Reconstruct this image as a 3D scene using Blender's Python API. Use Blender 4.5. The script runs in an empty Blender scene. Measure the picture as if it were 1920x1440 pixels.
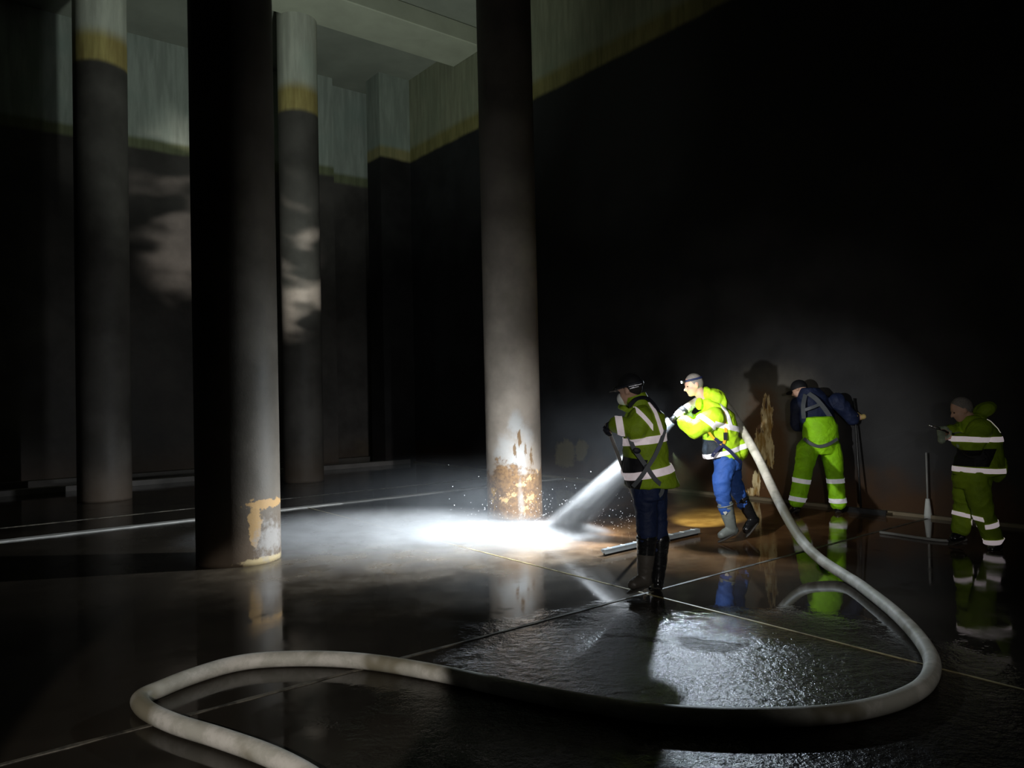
import bpy, bmesh, math, random
from mathutils import Vector, Matrix, noise
random.seed(7)
SC = bpy.context.scene
COL = SC.collection
V = Vector
PI = math.pi

# ------------------------------------------------------------------ camera
F = 1400.0
PITCH = math.atan(25 / F)
ROLL = 0.021
CAMH = 1.6
fwd = V((0, math.cos(PITCH), math.sin(PITCH)))
right0 = V((1, 0, 0))
up0 = right0.cross(fwd)
cr, sr = math.cos(ROLL), math.sin(ROLL)
RT = right0 * cr - up0 * sr
UP = up0 * cr + right0 * sr
UP = (RT.cross(fwd)).normalized()
CAM = V((0, 0, CAMH))
cam_d = bpy.data.cameras.new('camera'); cam_o = bpy.data.objects.new('camera', cam_d); COL.objects.link(cam_o)
cam_o.matrix_world = Matrix(((RT.x, UP.x, -fwd.x, 0), (RT.y, UP.y, -fwd.y, 0), (RT.z, UP.z, -fwd.z, CAMH), (0, 0, 0, 1)))
cam_d.sensor_width = 36; cam_d.lens = F / 1920 * 36; cam_d.clip_end = 200
SC.camera = cam_o

def ray(px, py):
    return RT * ((px - 960) / F) + UP * ((720 - py) / F) + fwd
def W(px, py, d):                 # a point at distance d into the hall
    r = ray(px, py); return CAM + r * (d / r.y)
def G(px, py, z=0.0):             # a point on the floor
    r = ray(px, py); return CAM + r * ((z - CAMH) / r.z)

# ------------------------------------------------------------------ objects
def link(name, me, mat=None, parent=None, base=None):
    o = bpy.data.objects.new(name, me); COL.objects.link(o)
    if mat is not None and me is not None:
        me.materials.clear(); me.materials.append(mat)
    if parent is not None:
        b = parent.get('_w'); b = V(b) if b is not None else V((0, 0, 0))
        me.transform(Matrix.Translation(-b)); o.parent = parent; o['_w'] = tuple(b)
    elif base is not None:
        me.transform(Matrix.Translation(-V(base))); o.location = base; o['_w'] = tuple(base)
    return o
def thing(name, base, label, cat, group=None):
    o = bpy.data.objects.new(name, None); COL.objects.link(o); o.location = base
    o.empty_display_size = .1
    o['_w'] = tuple(base); o['label'] = label; o['category'] = cat
    if group: o['group'] = group
    return o
def tag(o, label, cat, group=None, kind=None):
    o['label'] = label; o['category'] = cat
    if group: o['group'] = group
    if kind: o['kind'] = kind
    return o
def structure(o, label=None):
    o['kind'] = 'structure'
    if label: o['label'] = label; o['category'] = 'structure'
    return o

class MB:
    def __init__(s): s.v = []; s.f = []; s.uv = []
    def loft(s, secs, n=24, caps=True, uvs=None):
        """secs: (centre, avec, bvec)"""
        b0 = len(s.v)
        for (c, a, b) in secs:
            for i in range(n):
                t = 2 * PI * i / n
                s.v.append(V(c) + V(a) * math.cos(t) + V(b) * math.sin(t))
        for k in range(len(secs) - 1):
            for i in range(n):
                j = (i + 1) % n
                s.f.append((b0 + k * n + i, b0 + k * n + j, b0 + (k + 1) * n + j, b0 + (k + 1) * n + i))
        if caps:
            s.f.append(tuple(b0 + i for i in range(n))[::-1])
            e = b0 + (len(secs) - 1) * n
            s.f.append(tuple(e + i for i in range(n)))
    def ell(s, c, ax, ay, az, nu=20, nv=12):
        c = V(c); secs = []
        b0 = len(s.v)
        s.v.append(c - V(az))
        for k in range(1, nv):
            t = -PI / 2 + PI * k / nv
            for i in range(nu):
                u = 2 * PI * i / nu
                s.v.append(c + V(ax) * (math.cos(u) * math.cos(t)) + V(ay) * (math.sin(u) * math.cos(t)) + V(az) * math.sin(t))
        s.v.append(c + V(az)); last = len(s.v) - 1
        for i in range(nu):
            j = (i + 1) % nu
            s.f.append((b0, b0 + 1 + j, b0 + 1 + i))
            s.f.append((last, b0 + 1 + (nv - 2) * nu + i, b0 + 1 + (nv - 2) * nu + j))
        for k in range(nv - 2):
            for i in range(nu):
                j = (i + 1) % nu
                a = b0 + 1 + k * nu
                s.f.append((a + i, a + j, a + nu + j, a + nu + i))
    def ball(s, c, r): s.ell(c, (r, 0, 0), (0, r, 0), (0, 0, r))
    def cap(s, p0, p1, r0, r1):
        p0 = V(p0); p1 = V(p1); d = (p1 - p0)
        if d.length < 1e-6: s.ball(p0, r0); return
        q = d.normalized(); a = q.orthogonal().normalized(); b = q.cross(a)
        s.loft([(p0, a * r0, b * r0), (p1, a * r1, b * r1)], 18)
        s.ball(p0, r0); s.ball(p1, r1)
    def chain(s, pts, rs):
        for i in range(len(pts) - 1): s.cap(pts[i], pts[i + 1], rs[i], rs[i + 1])
    def box(s, c, x, y, z):
        """half vectors"""
        c = V(c); x = V(x); y = V(y); z = V(z); b = len(s.v)
        for sx in (-1, 1):
            for sy in (-1, 1):
                for sz in (-1, 1): s.v.append(c + x * sx + y * sy + z * sz)
        s.f += [(b, b + 1, b + 3, b + 2), (b + 4, b + 6, b + 7, b + 5), (b, b + 4, b + 5, b + 1), (b + 2, b + 3, b + 7, b + 6), (b, b + 2, b + 6, b + 4), (b + 1, b + 5, b + 7, b + 3)]
    def mesh(s, name, smooth=True):
        me = bpy.data.meshes.new(name); me.from_pydata([tuple(p) for p in s.v], [], s.f)
        bm = bmesh.new(); bm.from_mesh(me); bmesh.ops.recalc_face_normals(bm, faces=bm.faces[:]); bm.to_mesh(me); bm.free()
        if smooth:
            for p in me.polygons: p.use_smooth = True
        me.update(); return me

def remesh(mb, voxel=.012, smooth=4, fold=0.0, fscale=(7, 7, 16), seed=0, zmin=None, keep=None):
    me = mb.mesh('tmp'); o = bpy.data.objects.new('tmp', me); COL.objects.link(o)
    m = o.modifiers.new('r', 'REMESH'); m.mode = 'VOXEL'; m.voxel_size = voxel; m.use_smooth_shade = True
    if smooth:
        m = o.modifiers.new('s', 'SMOOTH'); m.factor = .6; m.iterations = smooth
    dg = bpy.context.evaluated_depsgraph_get(); dg.update()
    out = bpy.data.meshes.new_from_object(o.evaluated_get(dg))
    bpy.data.objects.remove(o)
    if fold or zmin is not None:
        ns = [v.normal.copy() for v in out.vertices]
        for v, n_ in zip(out.vertices, ns):
            p = v.co
            if fold:
                q = V((p.x * fscale[0] + seed, p.y * fscale[1], p.z * fscale[2]))
                w = noise.noise_vector(q * .45) * 1.3
                h = 1 - abs(noise.noise(q + w)) * 2.2
                v.co = p + n_ * (h * fold)
            if zmin is not None and v.co.z < zmin: v.co.z = zmin
    for p in out.polygons: p.use_smooth = True
    return out

def band(src, planes, off=.004):
    """strip of a garment: keeps what lies in front of every plane (point, normal)"""
    bm = bmesh.new(); bm.from_mesh(src)
    for (p, n) in planes:
        geom = bm.verts[:] + bm.edges[:] + bm.faces[:]
        bmesh.ops.bisect_plane(bm, geom=geom, plane_co=V(p), plane_no=-V(n), clear_outer=True)
    bm.normal_update()
    for v in bm.verts: v.co += v.normal * off
    # thin rim so that the strip has an edge
    me = bpy.data.meshes.new('band'); bm.to_mesh(me); bm.free()
    for p in me.polygons: p.use_smooth = True
    return me
def ring_planes(c, axis, half):
    a = V(axis).normalized(); c = V(c)
    return [(c - a * half, a), (c + a * half, -a)]

# ------------------------------------------------------------------ materials
class NT:
    def __init__(s, name):
        s.m = bpy.data.materials.new(name); s.m.use_nodes = True
        s.t = s.m.node_tree; s.t.nodes.clear()
        s.out = s.t.nodes.new('ShaderNodeOutputMaterial')
        s.pos = None
    def n(s, ty, **kw):
        x = s.t.nodes.new(ty)
        for k, v in kw.items(): setattr(x, k, v)
        return x
    def set(s, sock, v):
        if hasattr(v, 'links') or isinstance(v, bpy.types.NodeSocket): s.t.links.new(v, sock)
        else:
            if isinstance(v, (tuple, list)) and sock.type == 'RGBA' and len(v) == 3: v = (*v, 1)
            sock.default_value = v
    def P(s):
        if not s.pos: s.pos = s.n('ShaderNodeNewGeometry').outputs['Position']
        return s.pos
    def math(s, op, a, b=0.0, c=None, clamp=False):
        x = s.n('ShaderNodeMath', operation=op); x.use_clamp = clamp
        s.set(x.inputs[0], a); s.set(x.inputs[1], b)
        if c is not None: s.set(x.inputs[2], c)
        return x.outputs[0]
    def vm(s, op, a, b=(0, 0, 0)):
        x = s.n('ShaderNodeVectorMath', operation=op)
        s.set(x.inputs[0], a); s.set(x.inputs[1], b)
        return x.outputs['Value'] if op in ('LENGTH', 'DOT_PRODUCT', 'DISTANCE') else x.outputs[0]
    def noise(s, scale, detail=4, rough=.55, vec=None, stretch=None, col=False, dist=0):
        vec = vec if vec is not None else s.P()
        if stretch: vec = s.vm('MULTIPLY', vec, stretch)
        x = s.n('ShaderNodeTexNoise'); s.set(x.inputs['Vector'], vec)
        x.inputs['Scale'].default_value = scale; x.inputs['Detail'].default_value = detail; x.inputs['Roughness'].default_value = rough
        x.inputs['Distortion'].default_value = dist
        return x.outputs['Color'] if col else x.outputs['Fac']
    def ramp(s, f, a, b, lo=0.0, hi=1.0):
        x = s.n('ShaderNodeMapRange'); x.interpolation_type = 'SMOOTHSTEP'
        s.set(x.inputs[0], f); x.inputs[1].default_value = a; x.inputs[2].default_value = b
        x.inputs[3].default_value = lo; x.inputs[4].default_value = hi
        return x.outputs[0]
    def mix(s, f, a, b):
        x = s.n('ShaderNodeMix', data_type='RGBA')
        s.set(x.inputs[0], f); s.set(x.inputs[6], a); s.set(x.inputs[7], b)
        return x.outputs[2]
    def sep(s):
        x = s.n('ShaderNodeSeparateXYZ'); s.set(x.inputs[0], s.P()); return x.outputs
    def blob(s, c, rad, amt=.5, scale=6, lo=.75, hi=1.15, stretch=None):
        """soft-edged ragged patch on a real surface, round world point c"""
        d = s.vm('SUBTRACT', s.P(), tuple(c)); d = s.vm('DIVIDE', d, tuple(rad)); L = s.vm('LENGTH', d)
        nz = s.noise(scale, 5, .65, stretch=stretch)
        L = s.math('ADD', L, s.math('MULTIPLY', s.math('SUBTRACT', nz, .5), amt * 2))
        return s.ramp(L, lo, hi, 1, 0)
    def bsdf(s, color=(.5, .5, .5), rough=.7, spec=.5, metal=0, bump=None, bstr=.3, bdist=.01, emit=None, estr=0, ior=None, sub=0, alpha=None, coat=0):
        b = s.n('ShaderNodeBsdfPrincipled')
        s.set(b.inputs['Base Color'], color); s.set(b.inputs['Roughness'], rough); s.set(b.inputs['Metallic'], metal)
        s.set(b.inputs['Specular IOR Level'], spec)
        if ior: b.inputs['IOR'].default_value = ior
        if coat: b.inputs['Coat Weight'].default_value = coat; b.inputs['Coat Roughness'].default_value = .05
        if emit is not None: s.set(b.inputs['Emission Color'], emit); b.inputs['Emission Strength'].default_value = estr
        if alpha is not None: s.set(b.inputs['Alpha'], alpha)
        if bump is not None:
            k = s.n('ShaderNodeBump'); k.inputs['Strength'].default_value = bstr; k.inputs['Distance'].default_value = bdist
            s.set(k.inputs['Height'], bump); s.t.links.new(k.outputs[0], b.inputs['Normal'])
        s.t.links.new(b.outputs[0], s.out.inputs[0])
        s.b = b
        return s.m

def simple(name, c, rough=.7, var=.25, scale=8, spec=.4, bump=.2, emit=0, metal=0, coat=0):
    t = NT(name); f = t.noise(scale, 4)
    dark = tuple(x * (1 - var) for x in c); lite = tuple(min(1, x * (1 + var)) for x in c)
    col = t.mix(f, dark, lite)
    kw = {}
    if emit: kw = dict(emit=c, estr=emit)
    return t.bsdf(col, rough, spec, metal, bump=t.noise(scale * 9, 3), bstr=bump, bdist=.004, coat=coat, **kw)

HIVIS = (.50, .82, .02)
def fabric(name, c, rough=.65, fold=.5, emit=0):
    t = NT(name)
    f = t.noise(5, 4, .6)
    col = t.mix(t.ramp(f, .3, .7), tuple(x * .72 for x in c), c)
    h = t.math('ADD', t.noise(9, 3, .5, dist=1.2), t.math('MULTIPLY', t.noise(300, 2), .06))
    kw = dict(emit=c, estr=emit) if emit else {}
    return t.bsdf(col, rough, .3, bump=h, bstr=fold, bdist=.03, **kw)
M = {}
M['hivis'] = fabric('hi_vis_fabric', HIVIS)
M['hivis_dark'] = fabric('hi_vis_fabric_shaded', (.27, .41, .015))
M['hivis_trouser'] = fabric('hi_vis_trouser_fabric', (.36, .82, .01))
M['navy'] = fabric('navy_fabric', (.012, .02, .06))
M['dark_panel'] = fabric('dark_panel_fabric', (.022, .03, .04))
M['black_panel'] = fabric('black_panel_fabric', (.01, .01, .013))
M['jeans'] = fabric('blue_denim', (.035, .11, .42))
M['jeans_dark'] = fabric('dark_navy_denim', (.012, .022, .07))
t = NT('reflective_tape'); col = t.mix(t.ramp(t.noise(14, 4), .35, .75), (.92, .84, .86), (.62, .52, .52))
M['tape'] = t.bsdf(col, .45, .5, emit=(1, .86, .9), estr=.22)  # faint emission stands in for light the tape throws back
t = NT('reflective_tape_bright'); col = t.mix(t.ramp(t.noise(14, 4), .35, .75), (.95, .92, .95), (.7, .66, .7))
M['tape2'] = t.bsdf(col, .45, .5, emit=(.9, .9, 1), estr=.12)  # weaker glow, again in place of retroreflected light
M['grey_strap'] = simple('grey_webbing', (.10, .11, .12), .7)
M['black_strap'] = simple('black_webbing', (.012, .013, .02), .6)
M['navy_strap'] = simple('navy_webbing', (.015, .02, .07), .6)
M['yellow_strap'] = simple('yellow_webbing', (.75, .42, .02), .6)
M['metal'] = simple('steel_fittings', (.5, .5, .52), .3, metal=.9)
M['skin'] = simple('skin', (.55, .33, .24), .5, var=.12, scale=20, bump=.1)
M['eye'] = simple('eye_dark', (.03, .02, .02), .2)
M['grey_hair'] = simple('short_grey_hair', (.22, .20, .18), .8, var=.5, scale=60, bump=.8)
M['dark_hair'] = simple('short_dark_hair', (.02, .017, .015), .8, var=.5, scale=60, bump=.8)
M['cap'] = simple('black_cap_cloth', (.006, .006, .008), .7)
M['boot_black'] = simple('black_rubber', (.010, .010, .011), .22, coat=.3)
M['boot_brown'] = simple('muddy_rubber', (.075, .065, .055), .4, var=.5, scale=6)
M['boot_grey'] = simple('grey_green_rubber', (.17, .19, .18), .35, var=.4, scale=7)
M['glove_dark'] = simple('dark_glove', (.010, .012, .022), .7)
M['glove_white'] = simple('white_glove', (.75, .78, .76), .6)
M['glove_green'] = simple('green_grey_glove', (.25, .30, .22), .6, var=.5, scale=30)
M['glove_tan'] = simple('tan_glove', (.45, .33, .12), .6)
M['rubber'] = simple('black_plastic', (.012, .012, .012), .4)
M['sole'] = simple('sole_rubber', (.05, .045, .04), .6)
M['badge'] = simple('boot_badge', (.45, .45, .42), .4)

# hose
t = NT('canvas_hose')
uv = t.n('ShaderNodeUVMap').outputs[0]
sx = t.n('ShaderNodeSeparateXYZ'); t.set(sx.inputs[0], uv)
f1 = t.noise(5, 5, .7); f2 = t.noise(2.2, 3)
c = t.mix(t.ramp(f1, .42, .62), (.58, .56, .48), (.80, .76, .68))
c = t.mix(t.ramp(f2, .52, .66), c, (.30, .27, .19))
ins = t.math('MULTIPLY', t.ramp(sx.outputs[1], .18, .2), t.ramp(sx.outputs[1], .28, .3, 1, 0))
dash = t.ramp(t.noise(38, 2, vec=t.vm('MULTIPLY', uv, (1, .15, 0))), .5, .54)
per = t.ramp(t.noise(1.1, 1, vec=t.vm('MULTIPLY', uv, (1, 0, 0))), .45, .5)
mk = t.math('MULTIPLY', t.math('MULTIPLY', ins, dash), per)
c = t.mix(t.math('MULTIPLY', mk, .8), c, (.08, .09, .10))
M['hose'] = t.bsdf(c, .55, .4, bump=t.noise(160, 2), bstr=.3, bdist=.003)

# tank walls and columns ------------------------------------------------------
def tank_mat(name, dark, pale, z0, trans, tilt=None, extra=None, rough=.5, oc=((.22, .17, .06), (.36, .30, .11))):
    """z0: water line; trans: height of the ochre band; tilt: (direction, slope, origin)"""
    t = NT(name); z = t.sep()[2]
    if tilt:
        d, sl, og = tilt
        q = t.vm('DOT_PRODUCT', t.vm('SUBTRACT', t.P(), tuple(og)), tuple(d))
        z = t.math('SUBTRACT', z, t.math('MULTIPLY', q, sl))
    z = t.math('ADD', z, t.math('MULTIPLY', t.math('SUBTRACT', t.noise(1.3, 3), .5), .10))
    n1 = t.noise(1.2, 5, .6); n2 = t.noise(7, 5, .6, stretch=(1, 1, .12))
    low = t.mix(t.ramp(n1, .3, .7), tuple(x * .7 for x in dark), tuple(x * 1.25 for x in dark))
    low = t.mix(t.ramp(z, 2.2, 6.0, 0, .62), low, (.004, .004, .004))  # darker with height: the lamps' falloff put into the colour
    low = t.mix(t.math('MULTIPLY', t.ramp(z, .9, 0), .35), low, (dark[0] * 1.5, dark[1] * 1.0, dark[2] * .6))
    hi = t.mix(t.ramp(n2, .35, .7), tuple(x * .72 for x in pale), pale)
    hi = t.mix(t.math('MULTIPLY', t.ramp(t.noise(.8, 4), .5, .7), .45), hi, (pale[0] * .65, pale[1] * .75, pale[2] * .75))
    och = t.mix(t.ramp(n2, .3, .7), *oc)
    c = t.mix(t.ramp(z, z0 - .06, z0 + .05), low, och)
    c = t.mix(t.ramp(z, z0 + trans * .55, z0 + trans), c, hi); t.zz = z
    h = t.math('ADD', t.noise(3, 5, .6), t.math('MULTIPLY', t.noise(60, 3), .15))
    if extra: c = extra(t, c)
    rg = t.ramp(n1, .3, .7, rough, rough + .2)
    return t.bsdf(c, rg, (.18 if 'right' in name else .22), bump=h, bstr=.25, bdist=.02)

# ------------------------------------------------------------------ plan of the tank (u along far wall, v towards it)
TH = math.radians(38.3)
U = V((math.cos(TH), math.sin(TH), 0)); VV = V((-math.sin(TH), math.cos(TH), 0))
def uv(u, v, z=0): return U * u + VV * v + V((0, 0, z))
FAR_V = 17.8; RIGHT_U = 9.8; CEIL = 9.75; LEFT_U = -14.0; BACK_V = -10.0

PALE = (.30, .33, .29)
DARK = (.040, .036, .032)
c0 = uv(RIGHT_U, FAR_V)
def quad(name, pts, mat, sub=1):
    me = bpy.data.meshes.new(name); me.from_pydata([tuple(p) for p in pts], [], [(0, 1, 2, 3)])
    return me

def far_extra(t, c):
    b = t.blob(W(700, 840, 19.4), (.5, .5, .4), .7, 3, .5, 1.1)
    return t.mix(t.math('MULTIPLY', b, .45), c, (.22, .17, .11))
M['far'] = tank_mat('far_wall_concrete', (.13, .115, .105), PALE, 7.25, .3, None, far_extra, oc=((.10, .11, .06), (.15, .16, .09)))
def right_pt(px, py):
    r = ray(px, py); n = U; d = RIGHT_U
    return CAM + r * ((d - CAM.dot(n)) / r.dot(n))
def right_extra(t, c):
    # damp brown skirt, then the cream mineral runs on it
    z = t.sep()[2]
    sk = t.ramp(t.math('ADD', z, t.math('MULTIPLY', t.noise(2.5, 4), .9)), .55, 1.15, 1, 0)
    c = t.mix(t.math('MULTIPLY', sk, .8), c, (.075, .036, .014))
    lit_patch = t.blob(right_pt(1440, 800), (1.1, 1.1, 1.0), .25, 1.5, .35, 1.15); c = t.mix(t.math('MULTIPLY', lit_patch, .9), c, (.17, .155, .13))  # pale patch: headlamp light on the wall painted into its colour
    p = right_pt(1434, 855)
    halo = t.blob(p, (.45, .45, 1.1), .35, 3, .6, 1.1)
    c = t.mix(t.math('MULTIPLY', halo, .85), c, (.12, .055, .02))
    for (px, py, rx, rz) in ((1438, 800, .09, .42), (1430, 835, .15, .30), (1444, 850, .07, .25), (1420, 905, .08, .17), (1411, 922, .12, .08), (1441, 765, .035, .22)):
        b = t.blob(right_pt(px, py), (rx * 1.5, rx * 1.5, rz * 1.25), 1.1, 9, .62, .72, stretch=(1.6, 1.6, .38))
        c = t.mix(b, c, t.mix(t.ramp(t.noise(14, 4, .6, stretch=(1.5, 1.5, .3)), .4, .6), (.42, .24, .07), (.85, .70, .42)))
    for (px, py, rx, rz) in ((1060, 850, .35, .3), (1090, 845, .2, .25)):
        b = t.blob(right_pt(px, py), (rx, rx, rz), .6, 5, .7, 1)
        c = t.mix(t.math('MULTIPLY', b, .8), c, (.22, .18, .08))
    return c
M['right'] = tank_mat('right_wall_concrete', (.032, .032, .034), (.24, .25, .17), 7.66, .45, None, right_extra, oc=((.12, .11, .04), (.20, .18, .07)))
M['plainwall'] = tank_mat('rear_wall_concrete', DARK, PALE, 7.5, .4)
M['ceil'] = simple('ceiling_concrete', (.19, .20, .165), .8, var=.35, scale=1.1)
M['beam'] = simple('beam_concrete', (.30, .31, .24), .8, var=.25, scale=1.6)

def wall(name, a, b, outward, mat, z1=CEIL):
    mb = MB(); a = V(a); b = V(b); o = V(outward) * .15
    mb.box((a + b) / 2 + o + V((0, 0, z1 / 2)), (b - a) / 2, o, (0, 0, z1 / 2))
    return structure(link(name, mb.mesh(name, False), mat))
wall('wall_far', uv(LEFT_U, FAR_V), uv(RIGHT_U + .3, FAR_V), VV, M['far'])
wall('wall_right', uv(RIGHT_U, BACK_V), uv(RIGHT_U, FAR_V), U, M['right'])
wall('wall_left', uv(LEFT_U, BACK_V), uv(LEFT_U, FAR_V), -U, M['plainwall'])
wall('wall_back', uv(LEFT_U, BACK_V), uv(RIGHT_U + .3, BACK_V), -VV, M['plainwall'])
mb = MB(); mb.box(uv((LEFT_U + RIGHT_U) / 2, (FAR_V + BACK_V) / 2, CEIL + .15), U * ((RIGHT_U - LEFT_U) / 2 + .3), VV * ((FAR_V - BACK_V) / 2 + .3), (0, 0, .15))
structure(link('ceiling', mb.mesh('ceiling', False), M['ceil']))

# ---- floor
t = NT('wet_floor'); Pn = t.P()
imp = G(1045, 1003)
nA = t.noise(.55, 5, .6); nB = t.noise(2.3, 5, .62); nC = t.noise(14, 4, .6)
base = t.mix(t.ramp(nA, .35, .65), (.020, .017, .013), (.040, .033, .025))
br = t.blob(G(1290, 985), (3.0, 2.6, 1), .35, .9, .55, 1.15)
base = t.mix(t.math('MULTIPLY', br, .9), base, t.mix(t.ramp(nB, .35, .65), (.10, .045, .016), (.20, .10, .04)))
silt = t.blob(G(820, 1050), (2.6, 1.9, 1), .5, 1.3, .3, 1.2)
base = t.mix(t.math('MULTIPLY', silt, .7), base, t.mix(t.ramp(nB, .3, .7), (.08, .062, .042), (.22, .18, .13)))
# dark slick spots in the near puddle
rough = t.ramp(nB, .35, .7, .03, .16)
dry = t.blob(G(560, 1010), (3.2, 2.6, 1), .6, .8, .5, 1.3)
rough = t.math('ADD', rough, t.math('MULTIPLY', dry, .16))
grain = t.blob(G(1350, 1310), (1.8, 1.75, 1), .35, 2.2, .6, 1.1)
spots = t.ramp(t.noise(1.7, 3, .5, vec=t.vm('ADD', Pn, (7.9, 4.2, 0))), .60, .66)
spotspec = t.math('SUBTRACT', .5, t.math('MULTIPLY', spots, .42))
rough = t.math('ADD', rough, t.math('MULTIPLY', grain, .13))
still = t.blob(G(1440, 1090), (1.6, 1.9, 1), .25, 1.2, .7, 1.0)
rough = t.math('MULTIPLY', rough, t.math('SUBTRACT', 1, t.math('MULTIPLY', still, .8)))
near_imp = t.blob(imp, (3.4, 2.0, 1), .3, 2, .2, 1.1)
h = t.math('MULTIPLY', t.noise(26, 4, .6), t.math('ADD', .02, t.math('MULTIPLY', near_imp, .35)))
h = t.math('ADD', h, t.math('MULTIPLY', t.noise(11, 5, .68), t.math('MULTIPLY', grain, 5.0)))
h = t.math('ADD', h, t.math('MULTIPLY', t.noise(4, 2), .02))
M['floor'] = t.bsdf(base, rough, spotspec, ior=1.5, bump=h, bstr=.5, bdist=.008, coat=0)
mb = MB(); mb.box(uv((LEFT_U + RIGHT_U) / 2, (FAR_V + BACK_V) / 2, -.1), U * ((RIGHT_U - LEFT_U) / 2 + .3), VV * ((FAR_V - BACK_V) / 2 + .3), (0, 0, .1))
structure(link('floor', mb.mesh('floor', False), M['floor']))

# ---- floor joints, kerbs
M['kerb'] = simple('pale_kerb_concrete', (.42, .42, .40), .6, var=.4, scale=5)
t = NT('joint_sealant'); nn = t.ramp(t.noise(6, 4, .7), .38, .6)
M['joint'] = t.bsdf(t.mix(nn, (.035, .032, .026), (.15, .135, .105)), .45, .4)
t = NT('joint_sealant_yellow'); nn = t.ramp(t.noise(6, 4, .7), .35, .6)
M['joint2'] = t.bsdf(t.mix(nn, (.20, .16, .08), (.50, .42, .22)), .45, .4)
def strip(name, p0, p1, w, h, mat, jag=0):
    p0 = V(p0); p1 = V(p1); d = (p1 - p0); L = d.length; d.normalize(); sdir = V((-d.y, d.x, 0))
    n_ = max(2, int(L / .06)); mb = MB(); secs = []
    for i in range(n_ + 1):
        c = p0 + d * (L * i / n_)
        ww = w * (1 + jag * noise.noise(c * 6)); hh = h
        base_i = len(mb.v)
        mb.v += [c - sdir * ww + V((0, 0, -.01)), c - sdir * ww * .8 + V((0, 0, hh)), c + sdir * ww * .8 + V((0, 0, hh)), c + sdir * ww + V((0, 0, -.01))]
        if i:
            a = base_i - 4
            for k in range(3): mb.f.append((a + k, a + k + 1, base_i + k + 1, base_i + k))
    return structure(link(name, mb.mesh(name, False), mat))
def uvof(p): return p.dot(U), p.dot(VV)
kv = sum(uvof(G(*q))[1] for q in ((10, 1015), (370, 975), (530, 955))) / 3
strip('trim_1', uv(-3.7, kv), uv(RIGHT_U - .05, kv), .085, .014, M['kerb'], .35)
kv2 = sum(uvof(G(*q))[1] for q in ((529, 936), (730, 915))) / 2
strip('trim_2', uv(-2.0, kv2), uv(RIGHT_U - .05, kv2), .03, .006, M['joint'], .6)
ju = sum(uvof(G(*q))[0] for q in ((1090, 1083), (880, 1028), (1560, 1203))) / 3
strip('trim_3', uv(ju, 1.0), uv(ju, kv), .011, .003, M['joint2'], .3)
jv = sum(uvof(G(*q))[1] for q in ((560, 1275), (1740, 978), (1130, 1133))) / 3
strip('trim_4', uv(-2.0, jv), uv(RIGHT_U - .05, jv), .018, .004, M['joint'], .7)
print('UV', kv, kv2, ju, jv, [uvof(G(*q)) for q in ((1405, 933), (1735, 968), (243, 912), (783, 867))])
# plinth at the foot of the walls
mb = MB(); mb.box(uv((LEFT_U + RIGHT_U) / 2, FAR_V - .12, .07), U * ((RIGHT_U - LEFT_U) / 2), VV * .12, (0, 0, .07)); structure(link('baseboard_far', mb.mesh('b', False), M['kerb'] if False else simple('plinth_concrete', (.16, .14, .12), .5, var=.4, scale=3)))
mb = MB(); mb.box(uv(RIGHT_U - .04, (FAR_V - .24 + BACK_V) / 2, .02), U * .04, VV * ((FAR_V - .24 - BACK_V) / 2), (0, 0, .02)); structure(link('baseboard_right', mb.mesh('b', False), simple('wall_foot_mortar', (.20, .16, .10), .5, var=.5, scale=3)))

mb = MB(); mb.box(uv(0, 16.45, .05), U * 9.6, VV * .12, (0, 0, .05)); structure(link('trim_5', mb.mesh('b', False), simple('low_kerb', (.30, .27, .25), .45, var=.5, scale=2.5)))
# ---- beams
def beam(name, a, b, hw, z0, z1, label):
    mb = MB(); a = V(a); b = V(b); d = (b - a); s_ = V((-d.y, d.x, 0)).normalized()
    mb.box((a + b) / 2 + V((0, 0, (z0 + z1) / 2)), d / 2, s_ * hw, (0, 0, (z1 - z0) / 2))
    me = mb.mesh(name, False); bm = bmesh.new(); bm.from_mesh(me); bmesh.ops.bevel(bm, geom=bm.edges[:], offset=.02, segments=1, affect='EDGES'); bm.to_mesh(me); bm.free()
    return structure(link(name, me, M['beam']), label)
beam('ceiling_beam', uv(LEFT_U, 13.75), uv(RIGHT_U, 13.75), .6, 9.35, CEIL, 'pale concrete beam over the farther column row')
beam('ceiling_beam', uv(LEFT_U, 7.7), uv(RIGHT_U, 7.7), .5, 9.35, CEIL, 'pale concrete beam over the nearer column row')
# pilaster in the corner on the right wall, and one on the far wall
pil_v = 15.2
mb = MB(); mb.box(uv(RIGHT_U - .43, 16.74, CEIL / 2), U * .43, VV * .34, (0, 0, CEIL / 2))
M['pil'] = tank_mat('pilaster_concrete', (.030, .028, .028), (.25, .28, .24), 7.66, .35, oc=((.16, .15, .07), (.24, .21, .10)))
structure(link('wall_pilaster', mb.mesh('p', False), M['pil']), 'square concrete pilaster on the right wall near the corner')
pf = W(605, 880, 18.8); pu = uvof(pf)[0]
mb = MB(); mb.box(uv(pu, FAR_V - .2, CEIL / 2), U * .28, VV * .2, (0, 0, CEIL / 2))
structure(link('wall_pilaster', mb.mesh('p', False), M['far']), 'concrete pilaster on the far wall behind the column')

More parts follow.
